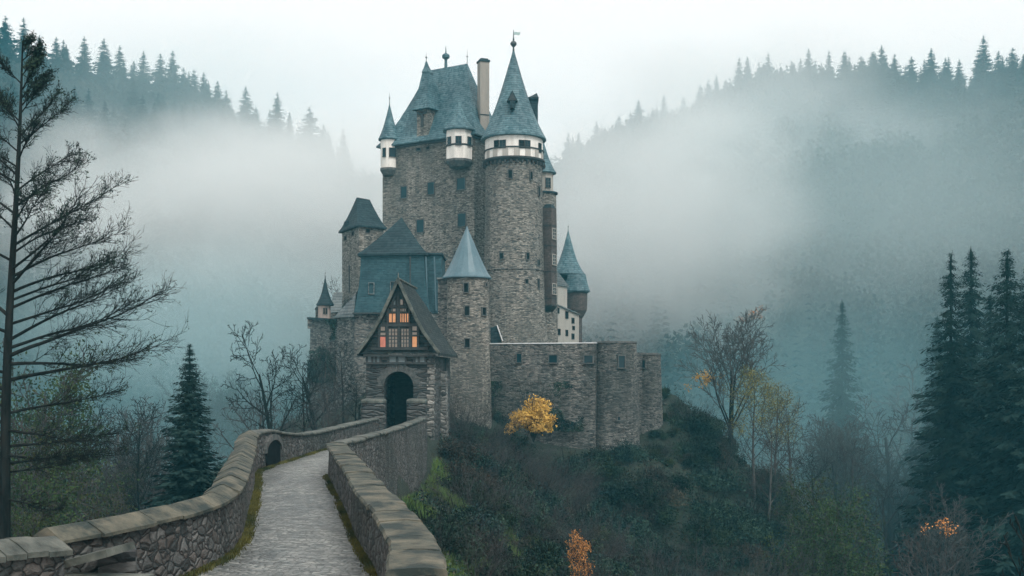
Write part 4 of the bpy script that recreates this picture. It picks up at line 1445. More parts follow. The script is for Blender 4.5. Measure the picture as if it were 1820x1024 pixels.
# ------------------------------------------------------------------ parapets, piers, path
def sweep_wall(name, label, cpts, width, height, side_drop, cap_w, coping='coping', group='parapets of the causeway', gable=True, slab=0.8, seed=0, lean=0.0, under=None, end_extend=0.0):
    """rubble parapet along cpts (x,y,ztop) with separate coping slabs on top"""
    rg = random.Random(seed)
    # resample smoothly (Catmull-Rom)
    pts = [Vector(p) for p in cpts]
    out_ = []
    for i in range(len(pts) - 1):
        p0 = pts[max(0, i - 1)]; p1 = pts[i]; p2 = pts[i + 1]; p3 = pts[min(len(pts) - 1, i + 2)]
        m = max(2, int((p2 - p1).length / 0.35))
        for j in range(m):
            t = j / m
            out_.append(0.5 * ((2 * p1) + (p2 - p0) * t + (2 * p0 - 5 * p1 + 4 * p2 - p3) * t * t + (3 * p1 - p0 - 3 * p2 + p3) * t ** 3))
    out_.append(pts[-1])
    pts = out_
    nrm = []
    for i in range(len(pts)):
        a = pts[max(0, i - 1)]; b = pts[min(len(pts) - 1, i + 1)]
        t = (b - a); t.z = 0; t.normalize()
        nrm.append(Vector((t.y, -t.x, 0)))            # right of travel
    mid = pts[len(pts) // 2]
    root = empty(name, (mid.x, mid.y, mid.z - height), label, 'parapet', group)
    wm = MB()
    rings = []
    for i, (p, n) in enumerate(zip(pts, nrm)):
        hw = width / 2
        j1, j2 = rg.uniform(-0.015, 0.015), rg.uniform(-0.015, 0.015)
        zl = -side_drop[0]; zr = -side_drop[1]
        a = p - n * (hw + j1); b = p + n * (hw + j2)
        rings.append([(a.x, a.y, p.z - 0.03), (b.x, b.y, p.z - 0.03), (b.x + n.x * 0.04, b.y + n.y * 0.04, p.z - height), (b.x + n.x * 0.25 * (1 if zr < -2 else 0), b.y + n.y * 0.25 * (1 if zr < -2 else 0), p.z + zr),
                      (a.x - n.x * 0.25 * (1 if zl < -2 else 0), a.y - n.y * 0.25 * (1 if zl < -2 else 0), p.z + zl), (a.x - n.x * 0.04, a.y - n.y * 0.04, p.z - height)])
    wm.loft(rings)
    wm.build('rubble_wall', M['parapet'], root)
    cm = MB()
    # slabs
    acc = 0; start = 0
    L = [0]
    for i in range(1, len(pts)): L.append(L[-1] + (pts[i] - pts[i - 1]).length)
    i = 0
    while i < len(pts) - 1:
        ln = slab * rg.uniform(0.7, 1.3)
        j = i + 1
        while j < len(pts) - 1 and L[j] - L[i] < ln: j += 1
        hw = cap_w / 2 + rg.uniform(-0.02, 0.03)
        dz = rg.uniform(-0.012, 0.02)
        tilt = rg.uniform(-0.012, 0.012)
        R = []
        for q in range(i, j + 1):
            p = pts[q].copy(); n = nrm[q]
            t = (pts[min(len(pts) - 1, q + 1)] - pts[max(0, q - 1)]).normalized()
            if q == i and i > 0: p += t * 0.012
            if q == j and j < len(pts) - 1: p -= t * 0.012
            w_ = hw + rg.uniform(-0.012, 0.012)
            zt = p.z + dz
            if gable:
                sec = [(-w_, -0.07), (-w_, -0.02), (-w_ * 0.55, 0.065), (-w_ * 0.10, 0.135), (w_ * 0.10, 0.135), (w_ * 0.55, 0.065), (w_, -0.02), (w_, -0.07)]
            else:
                sec = [(-w_, -0.05), (-w_ - 0.01, 0.0), (-w_ * 0.93, 0.045), (-w_ * 0.3, 0.062), (w_ * 0.3, 0.065), (w_ * 0.93, 0.045), (w_ + 0.01, 0.0), (w_, -0.05)]
            R.append([(p.x + n.x * s, p.y + n.y * s, zt + h + tilt * s * 3 + rg.uniform(-0.006, 0.006)) for s, h in sec])
        cm.loft(R)
        i = j
    cm.build('coping', M[coping], root)
    return root, pts, nrm


def px_pts(lst, z=None):
    r = []
    for px, py, zz in lst:
        d = (HZ - py) / F; dd = zz / d
        r.append((X(px, dd), dd, zz))
    return r


# left parapet, near stretch (photo: from the free end to the bend)
LEFT1 = [(-6.45, 15.2, -2.27), (-6.0, 16.3, -2.26), (-5.62, 17.8, -2.26), (-5.42, 19.5, -2.26), (-5.62, 21.6, -2.22), (-6.15, 24.2, -2.2), (-7.05, 28.5, -2.2), (-7.9, 32.5, -2.17), (-8.6, 35.5, -2.1), (-8.98, 37.6, -2.04)]
LEFT2 = [(-8.98, 37.62, -2.04), (-8.92, 39.5, -2.02), (-8.85, 42.0, -2.24), (-8.78, 45.5, -2.47), (-8.7, 50, -2.56), (-8.6, 56, -2.62), (-8.45, 62, -2.64), (-8.25, 66, -2.66)]
RIGHT1 = [(-1.12, 12.9, -2.33), (-1.35, 15.0, -2.32), (-1.80, 17.3, -2.31), (-2.25, 19.4, -2.3), (-2.68, 21.2, -2.3), (-3.15, 23.5, -2.3), (-3.95, 27.4, -2.3), (-4.85, 31.6, -2.3), (-5.72, 35.7, -2.28)]
RIGHT2 = [(-5.74, 35.9, -2.28), (-5.72, 38.5, -2.33), (-5.7, 43, -2.42), (-5.66, 50, -2.55), (-5.55, 58, -2.62), (-5.42, 65.5, -2.64)]
sweep_wall('parapet', 'curved stone parapet left of the path, with a gabled free end and tan slabs', LEFT1, 0.46, 1.1, (3.0, 1.6), 0.64, 'coping', gable=True, slab=0.75, seed=1)
r2_, pl2, nl2 = sweep_wall('parapet', 'far parapet on the left of the path with dark arched niche, running to the gatehouse', LEFT2, 0.46, 1.1, (3.5, 1.8), 0.60, 'coping_wet', gable=False, slab=1.4, seed=2)
sweep_wall('parapet', 'broad-topped parapet on the right of the path ending in a flat slab near the camera', RIGHT1, 0.46, 1.05, (1.6, 3.0), 0.66, 'coping', gable=False, slab=1.15, seed=3)
sweep_wall('parapet', 'tall-faced parapet on the outer right side below the gatehouse pier', RIGHT2, 0.46, 1.1, (1.8, 6.2), 0.56, 'coping_wet', gable=False, slab=1.5, seed=4)

# arched niche in the left parapet: recess shade painted on a flat face, framed by a ring of stones
def niche():
    p0 = Vector((-8.66, 39.7, 0)); t = Vector((0.035, 1, 0)).normalized(); n = Vector((1, -0.035, 0)).normalized()
    zb, hw, zs = -3.3, 1.05, -2.78
    par = r2_
    dk = MB()
    pts = [(-hw, zb), (hw, zb), (hw, zs)] + [(hw * cos(pi * i / 12), zs + 0.42 * sin(pi * i / 12)) for i in range(1, 12)] + [(-hw, zs)]
    a = [p0 + t * s + Vector((0, 0, z)) + n * 0.03 for s, z in pts]
    dk.add(a, [tuple(range(len(a)))])
    dk.add([q - n * 0.0 + n * 0.001 for q in a], [tuple(reversed(range(len(a))))])
    nk = dk.build('niche', M['hole'], par)
    rg = MB()
    for i in range(14):
        a0 = pi * i / 14; a1 = pi * (i + 0.9) / 14
        q = []
        for aa, e in ((a0, 0), (a0, 0.2), (a1, 0.2), (a1, 0)):
            q.append((hw + e) * cos(aa)); q.append(zs + (0.42 + e) * sin(aa))
        lo = [p0 + t * q[2 * j] + Vector((0, 0, q[2 * j + 1])) + n * 0.09 for j in range(4)]
        hi = [p0 + t * q[2 * j] + Vector((0, 0, q[2 * j + 1])) - n * 0.05 for j in range(4)]
        rg.loft([lo, hi])
    rg.build('arch_ring', M['frame'], par)


niche()


def build_stub():
    """stub of wall at the lower left corner and its stone step"""
    root = empty('stub_wall', (-6.9, 14.2, -3.4), 'short detached piece of rubble wall with mossy coping in the bottom left corner', 'parapet', 'parapets of the causeway')
    a, b = Vector((-6.15, 15.05, -2.42)), Vector((-9.0, 13.3, -2.62))
    a = P(88, 972, 14.6); b = P(-70, 985, 13.2)
    t = (b - a); t.z = 0; t.normalize(); n = Vector((-t.y, t.x, 0))
    wm = MB()
    R = []
    for s in range(9):
        p = a.lerp(b, s / 8)
        R.append([(p.x - n.x * .24, p.y - n.y * .24, p.z - 0.1), (p.x + n.x * .24, p.y + n.y * .24, p.z - 0.1), (p.x + n.x * .27, p.y + n.y * .27, p.z - 2.2), (p.x - n.x * .27, p.y - n.y * .27, p.z - 2.2)])
    wm.loft(R)
    wm.build('rubble_wall', M['parapet'], root)
    rg = random.Random(9)
    cm = MB()
    L = (b - a).length
    s = -0.06
    while s < L:
        e = min(L, s + rg.uniform(0.35, 0.55))
        R = []
        dz = rg.uniform(-0.01, 0.02)
        for q in (s, e - 0.015):
            p = a + (b - a) * (q / L)
            R.append([(p.x + n.x * o_, p.y + n.y * o_, p.z + h + dz) for o_, h in ((-.33, -.10), (-.33, -.03), (-.18, .07), (-.02, .14), (.04, .14), (.18, .07), (.33, -.03), (.33, -.10))])
        cm.loft(R)
        s = e
    cm.build('coping', M['coping_wet'], root)
    root = empty('drain_hood', (-6.2, 15.4, -3.1), 'slanted stone slab roofing a dark drain hole beside the end of the left parapet', 'drain hood')
    sm = MB(); c = P(176, 985, 15.1)
    sm.beam(P(138, 996, 15.1), P(215, 976, 15.0), 0.75, 0.10)
    sm.build('slab', M['coping_wet'], root)
    sm = MB(); c = P(190, 1030, 15.6); sm.box((c.x + 0.1, c.y + 0.15, c.z), 0.5, 0.5, 0.8, 0.3); sm.build('side_stone', M['stone_dark'], root)
    root = empty('stone_step', (-6.1, 14.4, -3.2), 'flat worn stone step in the gap between the wall stub and the left parapet', 'step')
    sm = MB(); c = P(160, 1040, 14.3); sm.box((c.x, c.y + 0.2, c.z), 1.3, 0.7, 0.12, -0.1); sm.build('tread', M['coping_wet'], root)


build_stub()


def build_piers():
    for lab, px0, px1, pt, d, lowz in (('squat rounded gate pier at the end of the left parapet', 641, 683, 709, 66.8, -4.6), ('rounded gate pier where the right parapet meets the gatehouse', 722, 757, 709, 66.6, -8.0)):
        x0, x1 = X(px0, d), X(px1, d)
        zt = Z(pt, d)
        root = empty('gate_pier', ((x0 + x1) / 2, d + 0.6, -3.8), lab, 'pier', 'piers before the gate')
        mb = MB()
        c = ((x0 + x1) / 2, d + 0.7)
        def ring(z, s):
            hx, hy = (x1 - x0) / 2 * s, 0.75 * s
            pts = []
            for k in range(20):
                a = 2 * pi * k / 20
                ca, sa = cos(a), sin(a)
                pts.append((c[0] + hx * abs(ca) ** 0.35 * (1 if ca > 0 else -1), c[1] + hy * abs(sa) ** 0.35 * (1 if sa > 0 else -1), z))
            return pts
        mb.loft([ring(lowz, 1.0), ring(zt - 0.25, 1.0)])
        mb.build('shaft', M['stone_dark'], root)
        mb = MB(); mb.loft([ring(zt - 0.247, 1.03), ring(zt - 0.12, 1.03), ring(zt - 0.03, 0.93), ring(zt, 0.7)])
        mb.build('cap', M['coping_wet'], root)


build_piers()


def build_path():
    c = [(-0.6, -6, 3.6), (-1.5, 2, 3.4), (-2.5, 8, 3.3), (-3.1, 12, 3.4), (-3.45, 15.5, 3.6), (-3.6, 18, 3.3), (-4.25, 22.5, 2.8), (-5.6, 30, 2.7), (-7.0, 35.6, 2.9), (-7.35, 38, 3.1), (-7.3, 44, 2.9), (-7.2, 50, 2.85), (-7.1, 58, 2.8), (-7.0, 66, 2.6), (-7.3, 74, 2.3), (-7.45, 80, 2.3)]
    pts = [Vector(p) for p in c]
    o_ = []
    for i in range(len(pts) - 1):
        p0 = pts[max(0, i - 1)]; p1 = pts[i]; p2 = pts[i + 1]; p3 = pts[min(len(pts) - 1, i + 2)]
        for j in range(14):
            t = j / 14
            o_.append(0.5 * ((2 * p1) + (p2 - p0) * t + (2 * p0 - 5 * p1 + 4 * p2 - p3) * t * t + (3 * p1 - p0 - 3 * p2 + p3) * t ** 3))
    V, Fq = [], []
    m = 13
    rg = random.Random(1)
    for i, p in enumerate(o_):
        a = o_[max(0, i - 1)]; b = o_[min(len(o_) - 1, i + 1)]
        t = Vector((b.x - a.x, b.y - a.y)).normalized()
        n = Vector((t.y, -t.x))
        ds, zs, _ = seg_dist(np.array([p.x]), np.array([p.y]), SPINE)
        z = float(zs[0])
        for k in range(m):
            s = (k / (m - 1) - 0.5) * (p.z + 0.15)
            V.append((p.x + n.x * s, p.y + n.y * s, z + 0.05 * (1 - (2 * k / (m - 1) - 1) ** 2) + 0.012 * sin(p.y * 1.7 + k) - 0.02 + rg.uniform(-.004, .004)))
    for i in range(len(o_) - 1):
        for k in range(m - 1):
            Fq.append((i * m + k, i * m + k + 1, (i + 1) * m + k + 1, (i + 1) * m + k))
    o = obj('path', np_mesh('path', V, Fq, M['cobbles'], smooth=True))
    tag(o, kind='structure')


build_path()


# ================================================================== VEGETATION
def quads_mesh(name, C, U, W, mat, taper=0.55):
    """leaf-like four-point faces: centre C, half length vector U, half width vector W (all (n,3))"""
    n = len(C)
    V = np.empty((n, 4, 3))
    V[:, 0] = C - U
    V[:, 1] = C + W
    V[:, 2] = C + U
    V[:, 3] = C - W
    return np_mesh(name, V.reshape(-1, 3), np.arange(n * 4).reshape(n, 4), mat)


def rand_unit(r, n):
    v = r.normal(size=(n, 3))
    return v / np.linalg.norm(v, axis=1)[:, None]


def leaf_mesh(name, pts, size, mat, r, flat=0.0, slim=0.55):
    pts = np.asarray(pts)
    n = len(pts)
    u = rand_unit(r, n); u[:, 2] *= (1 - flat); u /= np.linalg.norm(u, axis=1)[:, None]
    v = rand_unit(r, n); v[:, 2] *= (1 - flat)
    w_ = np.cross(u, v); w_ /= np.linalg.norm(w_, axis=1)[:, None]
    if flat:
        w_ = np.cross(u, np.array([0, 0, 1.0]) + 0.6 * rand_unit(r, n)); w_ /= np.linalg.norm(w_, axis=1)[:, None]
    s = size * r.uniform(0.6, 1.3, n)[:, None]
    return quads_mesh(name, pts, u * s, w_ * s * slim, mat)


def tubes_mesh(name, segs, mat, n=4):
    A = np.array([s[0] for s in segs]); B = np.array([s[1] for s in segs])
    ra = np.array([s[2] for s in segs]); rb = np.array([s[3] for s in segs])
    T = B - A; T /= np.maximum(1e-9, np.linalg.norm(T, axis=1))[:, None]
    ref = np.where(np.abs(T[:, 2:3]) < 0.9, np.array([[0, 0, 1.0]]), np.array([[1.0, 0, 0]]))
    U = np.cross(T, ref); U /= np.linalg.norm(U, axis=1)[:, None]
    W = np.cross(T, U)
    m = len(segs)
    V = np.empty((m, 2 * n, 3))
    for k in range(n):
        a = 2 * pi * k / n
        d = U * cos(a) + W * sin(a)
        V[:, k] = A + d * ra[:, None] - T * (ra[:, None] * 0.3)
        V[:, n + k] = B + d * rb[:, None]
    base = (np.arange(m) * 2 * n)[:, None]
    Fs = []
    for k in range(n):
        l = (k + 1) % n
        Fs.append(np.concatenate([base + k, base + l, base + n + l, base + n + k], 1))
    return np_mesh(name, V.reshape(-1, 3), np.concatenate(Fs), mat, smooth=True)


def grow(segs, tips, p, d, L, r, lev, rg, o):
    """recursive branching; o: dict of parameters"""
    n = max(2, int(o['n'][min(lev, len(o['n']) - 1)]))
    d = Vector(d).normalized()
    p = Vector(p)
    st = L / n
    kids = o['kids'][min(lev, len(o['kids']) - 1)]
    maxl = o['levels']
    start = o['start'][min(lev, len(o['start']) - 1)]
    pts = []
    for i in range(n):
        w_ = o['wob'][min(lev, len(o['wob']) - 1)]
        d = (d + Vector((rg.uniform(-1, 1), rg.uniform(-1, 1), rg.uniform(-1, 1))) * w_ + Vector((0, 0, 1)) * o['up'][min(lev, len(o['up']) - 1)]).normalized()
        q = p + d * st
        r0 = r * (1 - i / n * o['taper']) ; r1 = r * (1 - (i + 1) / n * o['taper'])
        segs.append((tuple(p), tuple(q), max(r0, o['rmin']), max(r1, o['rmin'] * 0.7)))
        pts.append((Vector(p), Vector(d), (i + 1) / n, r1))
        p = q
    if lev >= maxl:
        tips.append((tuple(p), tuple(d)))
        tips.append((tuple(p - d * st), tuple(d)))
        return
    if lev > 0: tips.append((tuple(p), tuple(d)))
    ph = rg.uniform(0, 6.28)
    for k in range(kids):
        t = start + (1 - start) * (k + rg.uniform(0.2, 0.9)) / kids
        idx = min(n - 1, int(t * n))
        bp, bd, tt, br = pts[idx]
        bp = bp + bd * st * (t * n - idx)
        ph += 2.4 + rg.uniform(-0.5, 0.5)
        side = bd.orthogonal().normalized()
        side = (side * cos(ph) + bd.cross(side) * sin(ph))
        ang = radians(o['ang'][min(lev, len(o['ang']) - 1)] * rg.uniform(0.75, 1.25))
        nd = bd * cos(ang) + side * sin(ang)
        if o.get('plan'):
            nd.z *= o['plan']
        ln = L * o['len'][min(lev, len(o['len']) - 1)] * (1.0 - 0.45 * t) * rg.uniform(0.75, 1.25)
        grow(segs, tips, bp, nd, ln, max(o['rmin'], br * o['rk']), lev + 1, rg, o)


def tree_proto(seed, H, o, leaf=None, bark='bark_grey', twig='twig'):
    """returns (trunk mesh, branches mesh, leaf mesh or None) standing on the origin, about H tall"""
    rg = random.Random(seed)
    segs, tips = [], []
    stems = o.get('stems', 1)
    for s in range(stems):
        a = rg.uniform(0, 6.28) if stems > 1 else 0
        sp = o.get('spread', 0.0)
        dd = Vector((cos(s * 6.28 / stems + a * 0.3) * sp, sin(s * 6.28 / stems + a * .3) * sp, 1))
        grow(segs, tips, Vector((0, 0, -0.3)) + Vector((dd.x, dd.y, 0)) * 0.15, dd, H * o.get('trunk', 0.8) * rg.uniform(0.85, 1.0), o['r'] / (stems ** 0.4), 0, rg, o)
    top = max(s[1][2] for s in segs)
    k = H / top
    segs = [(tuple(x * k for x in a), tuple(x * k for x in b), r0, r1) for a, b, r0, r1 in segs]
    tips = [(tuple(x * k for x in a), d) for a, d in tips]
    thr = o['r'] / (stems ** 0.4) * o.get('split', 0.33)
    rs = sorted(s[2] for s in segs)
    thr = min(max(thr, rs[0] * 1.02), rs[-1] * 0.7)
    big = [s for s in segs if s[2] >= thr]; small = [s for s in segs if s[2] < thr]
    mt = tubes_mesh('trunk', big, M[bark], 7)
    ms = tubes_mesh('branches', small, M[twig], 3)
    ml = None
    if leaf:
        r = np.random.RandomState(seed)
        T = np.array([t[0] for t in tips])
        if leaf.get('zmin') is not None:
            T = T[T[:, 2] > leaf['zmin'] * H]
        if leaf.get('zmax') is not None:
            T = T[T[:, 2] < leaf['zmax'] * H]
        sel = r.uniform(size=len(T)) < leaf.get('keep', 1.0)
        T = T[sel]
        n = leaf['per']
        pts = np.repeat(T, n, axis=0) + r.normal(size=(len(T) * n, 3)) * leaf['scat']
        ml = leaf_mesh('foliage', pts, leaf['size'], M[leaf['mat']], r)
    return mt, ms, ml


def conifer_proto(seed, H, R, whorls, nb, sprays, droop=0.35, gap=0.0, trunk_r=0.22, mat='needle', bare=0.06, dens=1.0, slim=0.32):
    r = np.random.RandomState(seed)
    C, U, W = [], [], []
    for i in range(whorls):
        t = (i + r.uniform(0.2, 0.8)) / whorls
        z = H * (bare + (1 - bare) * t)
        rad0 = R * ((1 - t) ** 0.74) * 0.99 + 0.012 * R
        for b in range(nb):
            if r.uniform() < gap: continue
            az = 2 * pi * (b + r.uniform(-0.35, 0.35)) / nb + i * 1.1
            rad = rad0 * r.uniform(0.5, 1.18)
            dr = droop * r.uniform(0.6, 1.3)
            for s in range(sprays):
                f = (s + 0.8) / sprays
                pr = rad * f
                zz = z - dr * pr * (1 - 0.25 * f) + 0.04 * rad * f * f * 4
                base = np.array([cos(az) * pr, sin(az) * pr, zz])
                for sd in (-1, 0, 1):
                    if sd == 0 and s < sprays - 1 and s % 2: continue
                    a2 = az + sd * r.uniform(0.45, 0.95)
                    ln = (0.14 + 0.20 * (1 - f * 0.4)) * rad * (0.8 if sd == 0 else 1.0) * dens + (0.05 * (1 - t) + 0.012) * R
                    d = np.array([cos(a2), sin(a2), -dr * r.uniform(0.3, 1.1) + r.uniform(-0.1, 0.12)])
                    d /= np.linalg.norm(d)
                    up = np.array([r.normal() * 0.4, r.normal() * 0.4, 1.0])
                    wv = np.cross(d, up); wv /= np.linalg.norm(wv)
                    C.append(base + d * ln * 0.5 + r.normal(size=3) * 0.02 * R)
                    U.append(d * ln * 0.6); W.append(wv * ln * slim + np.array([0, 0, -0.25]) * ln * slim * sd)
    # leader
    for k in range(8):
        C.append(np.array([0, 0, H * (0.985 - 0.008 * k)])); d = np.array([cos(k * 2.4) * .25, sin(k * 2.4) * .25, 1.0])
        U.append(d * 0.025 * H); W.append(np.array([sin(k * 2.4), -cos(k * 2.4), 0]) * 0.003 * H)
    crown = quads_mesh('crown', np.array(C), np.array(U), np.array(W), M[mat])
    segs = [((0, 0, -1.0), (0, 0, H * 0.4), trunk_r, trunk_r * 0.65), ((0, 0, H * 0.4), (0, 0, H * 0.99), trunk_r * 0.65, 0.02)]
    rg = random.Random(seed)
    for i in range(0, whorls, 2):
        t = (i + 0.5) / whorls; z = H * (bare + (1 - bare) * t); rad = R * (1 - t) ** 0.8 * 0.75
        for b in range(3):
            az = rg.uniform(0, 6.28)
            segs.append(((0, 0, z), (cos(az) * rad, sin(az) * rad, z - droop * rad * 0.8), 0.05, 0.015))
    trunk = tubes_mesh('trunk', segs, M['bark'], 6)
    return trunk, crown


def place(name, parts, x, y, s, rz, label, cat, group=None, z=None, sink=0.1, sxy=1.0):
    """one plant: an Empty at its foot with its part meshes"""
    if z is None: z = tz(x, y)
    e = empty(name, (x, y, z - sink), label, cat, group, rz)
    e.scale = (s * sxy, s * sxy, s)
    for nm, me in parts:
        if me is not None: obj(nm, me, e)
    return e


# ---- conifer kinds
CON_NEAR = conifer_proto(11, 12.0, 2.45, 58, 13, 13, droop=0.30, trunk_r=0.2, slim=0.24, dens=0.62)
CON_MID = [conifer_proto(20 + i, 20.0, 3.4 + 0.4 * i, 60, 12, 16, droop=0.6, gap=0.38, trunk_r=0.28, slim=0.2, dens=0.5) for i in range(3)]
CON_FAR = [conifer_proto(40 + i, 18.0, (3.6, 3.0, 4.2, 3.3)[i], 40, 9, 7, droop=(0.4, 0.3, 0.45, 0.25)[i], gap=0.3, trunk_r=0.3, mat='needle_far', slim=0.34, dens=0.9) for i in range(4)]


def cparts(p): return [('trunk', p[0]), ('crown', p[1])]


def tree_to(name, parts, H0, px, py_top, d, label, cat, group=None, rz=0, x=None, sxy=1.0):
    """stand a plant on the ground at depth d so that its top reaches the height seen in the photo"""
    x = X(px, d) if x is None else x
    z = tz(x, d)
    H = Z(py_top, d) - z
    return place(name, parts, x, d, H / H0, rz, label, cat, group, z=z, sxy=sxy)


# ---- the dark spruce left of the path
tree_to('spruce', cparts(CON_NEAR), 12.0, 337, 608, 62, 'dark bluish spruce standing alone beyond the left parapet', 'spruce', rz=0.4, sxy=0.86)

# ---- tall firs on the right
rg = random.Random(7)
for i, (px, py, d, m, sx) in enumerate(((1690, 446, 98, 0, 0.95), (1726, 440, 104, 1, 0.9), (1790, 440, 92, 2, 0.95), (1825, 475, 88, 0, 1.0), (1760, 520, 110, 1, 1.0), (1665, 560, 118, 2, 0.75))):
    lab = ['tall shaggy fir, leftmost of the dark group at the right edge', 'slim tall fir with see-through crown, second in the dark group at the right edge',
           'broad dark fir with pointed top nearest the right edge', 'dark fir cut off by the right edge of the picture',
           'shorter dark fir filling the gap between the tall firs at the right', 'short dark fir at the left foot of the fir group'][i]
    tree_to('fir_tree', cparts(CON_MID[m]), 20.0, px, py, d, lab, 'fir', 'dark firs at the right edge', rz=i * 1.3, sxy=sx)
tree_to('fir_tree', cparts(CON_MID[1]), 20.0, 1497, 533, 134, 'slender misty fir standing alone in the valley on the right', 'fir', rz=2.0, sxy=0.8)


# ---- conifers along the two ridges
def ridge_at(ridge, px):
    best = None
    for (x0, y0, z0), (x1, y1, z1) in zip(ridge[:-1], ridge[1:]):
        for i in range(21):
            t = i / 20
            x, y = x0 + (x1 - x0) * t, y0 + (y1 - y0) * t
            e = abs(910 + x / y * F - px)
            if best is None or e < best[0]: best = (e, x, y)
    return best[1], best[2]


rg = random.Random(12)
LT = [(-8, 40), (10, 28), (42, 30), (70, 62), (100, 65), (118, 80), (150, 64), (185, 68), (213, 80), (238, 108), (255, 90), (285, 95), (307, 90), (326, 120), (345, 122), (362, 128), (387, 143), (402, 160), (437, 153), (455, 190), (493, 163), (515, 200), (550, 190), (575, 220), (610, 228)]
RT = [(1010, 236), (1060, 215), (1100, 205), (1135, 178), (1160, 190), (1180, 168), (1215, 172), (1245, 150), (1270, 160), (1290, 140), (1312, 150), (1330, 115), (1357, 112), (1385, 135), (1405, 125), (1435, 105), (1460, 110), (1480, 118), (1500, 90), (1530, 100), (1550, 92), (1567, 80), (1590, 95), (1620, 100), (1655, 85), (1680, 102), (1705, 105), (1748, 62), (1775, 90), (1800, 84), (1822, 95)]
for T, ridge, side, off in ((LT, RIDGE_L, 'left', 0), (RT, RIDGE_R, 'right', 1)):
    lab = 'pointed conifer on the misty skyline ridge left of the castle' if side == 'left' else 'hazy conifer on the wooded skyline ridge right of the castle'
    for i, (px, py) in enumerate(T):
        x, y = ridge_at(ridge, px)
        y -= rg.uniform(0, 8)
        x = X(px, y)
        z = tz(x, y)
        H = max(12, Z(py, y) - z)
        m = rg.randrange(4)
        place('conifer', cparts(CON_FAR[m]), x, y, H / 18.0, rg.uniform(0, 6), lab, 'conifer', f'conifers on the {side} ridge', z=z, sxy=rg.uniform(1.0, 1.45) * min(1.1, 20 / H))
    for k in range(110 if side == 'left' else 130):                   # the rows just below the crest
        px = rg.uniform(T[0][0], T[-1][0])
        x, y = ridge_at(ridge, px)
        y -= 2 + 40 * rg.random() ** 1.6; x = X(px, y)
        z = tz(x, y)
        m = rg.randrange(4)
        place('conifer', cparts(CON_FAR[m]), x, y, rg.uniform(10, 20) / 18.0, rg.uniform(0, 6), lab, 'conifer', f'conifers on the {side} ridge', z=z)


# ---- far woods that read as one mass
def build_forest():
    r = np.random.RandomState(3)
    def lowcon(seed):
        q = np.random.RandomState(seed); C, U, W = [], [], []
        for i in range(9):
            t = i / 9
            for b in range(6):
                az = q.uniform(0, 6.28); rad = 2.6 * (1 - t) * q.uniform(0.6, 1.1) + 0.3
                d = np.array([cos(az), sin(az), -0.45]); C.append(np.array([d[0] * rad * .5, d[1] * rad * .5, 2 + 12 * t])); U.append(d * rad * 0.6)
                W.append(np.array([-sin(az), cos(az), 0]) * rad * 0.42)
        return np.array(C), np.array(U), np.array(W)
    def lowdec(seed):
        q = np.random.RandomState(seed); n = 130
        p = rand_unit(q, n) * (q.uniform(0.3, 1, n) ** 0.5)[:, None] * np.array([3.6, 3.6, 4.2]) + np.array([0, 0, 7.5])
        u = rand_unit(q, n) * 0.72; v = np.cross(u, rand_unit(q, n)) * 0.7
        return p, u, v
    kinds = [lowcon(i) for i in range(4)], [lowdec(i) for i in range(4)]
    n = 15000
    xs = r.uniform(-330, 360, n); ys = r.uniform(150, 560, n)
    zs = terrain(xs, ys)
    base_ok = poly_dist(xs, ys, PLATEAU) > 55
    inview = np.abs(xs / ys) < 0.52
    ok = base_ok & inview
    xs, ys, zs = xs[ok], ys[ok], zs[ok]
    cl = wob(xs, ys, 0.03, 9)
    con = (cl + r.normal(size=len(xs)) * 0.4) > 0.35
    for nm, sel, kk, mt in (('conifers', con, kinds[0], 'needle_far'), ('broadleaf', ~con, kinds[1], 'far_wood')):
        X_, Y_, Z_ = xs[sel], ys[sel], zs[sel]
        C, U, W = [], [], []
        for i in range(len(X_)):
            c, u, v = kk[i % 4]
            s = r.uniform(0.65, 1.15)
            C.append(c * s + np.array([X_[i], Y_[i], Z_[i]])); U.append(u * s); W.append(v * s)
        o = obj('forest', quads_mesh('forest', np.concatenate(C), np.concatenate(U), np.concatenate(W), M[mt]))
        tag(o, 'dark conifer woods covering the far misty hillsides' if nm == 'conifers' else 'dull brown and green leafless woods on the far misty hillsides', 'forest', 'woods on the far hills', 'stuff')


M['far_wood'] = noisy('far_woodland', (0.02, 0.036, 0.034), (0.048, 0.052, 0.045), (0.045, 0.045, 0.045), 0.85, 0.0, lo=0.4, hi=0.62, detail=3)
build_forest()

# ---- bare deciduous kinds
O_VASE = dict(levels=4, n=(8, 7, 5, 4, 3), kids=(7, 7, 5, 4), start=(0.28, 0.25, 0.2, 0.2), ang=(28, 32, 36, 40), len=(0.85, 0.62, 0.6, 0.55), up=(0.03, 0.10, 0.06, 0.03), wob=(0.05, 0.10, 0.14, 0.2), taper=0.75, rk=0.66, rmin=0.022, r=0.26, stems=2, spread=0.16, trunk=0.75, split=0.28)
O_TALL = dict(levels=3, n=(10, 6, 4, 3), kids=(16, 7, 4), start=(0.3, 0.2, 0.2), ang=(48, 42, 42), len=(0.36, 0.55, 0.5), up=(0.02, 0.09, 0.04), wob=(0.04, 0.10, 0.18), taper=0.85, rk=0.5, rmin=0.017, r=0.16, stems=1, trunk=1.0, split=0.3)
O_GNARL = dict(levels=4, n=(8, 7, 5, 4, 3), kids=(7, 6, 4, 3), start=(0.25, 0.25, 0.2, 0.2), ang=(52, 45, 42, 45), len=(0.65, 0.6, 0.55, 0.5), up=(0.02, 0.07, 0.02, 0.02), wob=(0.10, 0.16, 0.22, 0.25), taper=0.7, rk=0.66, rmin=0.022, r=0.26, stems=1, trunk=0.8, split=0.28)
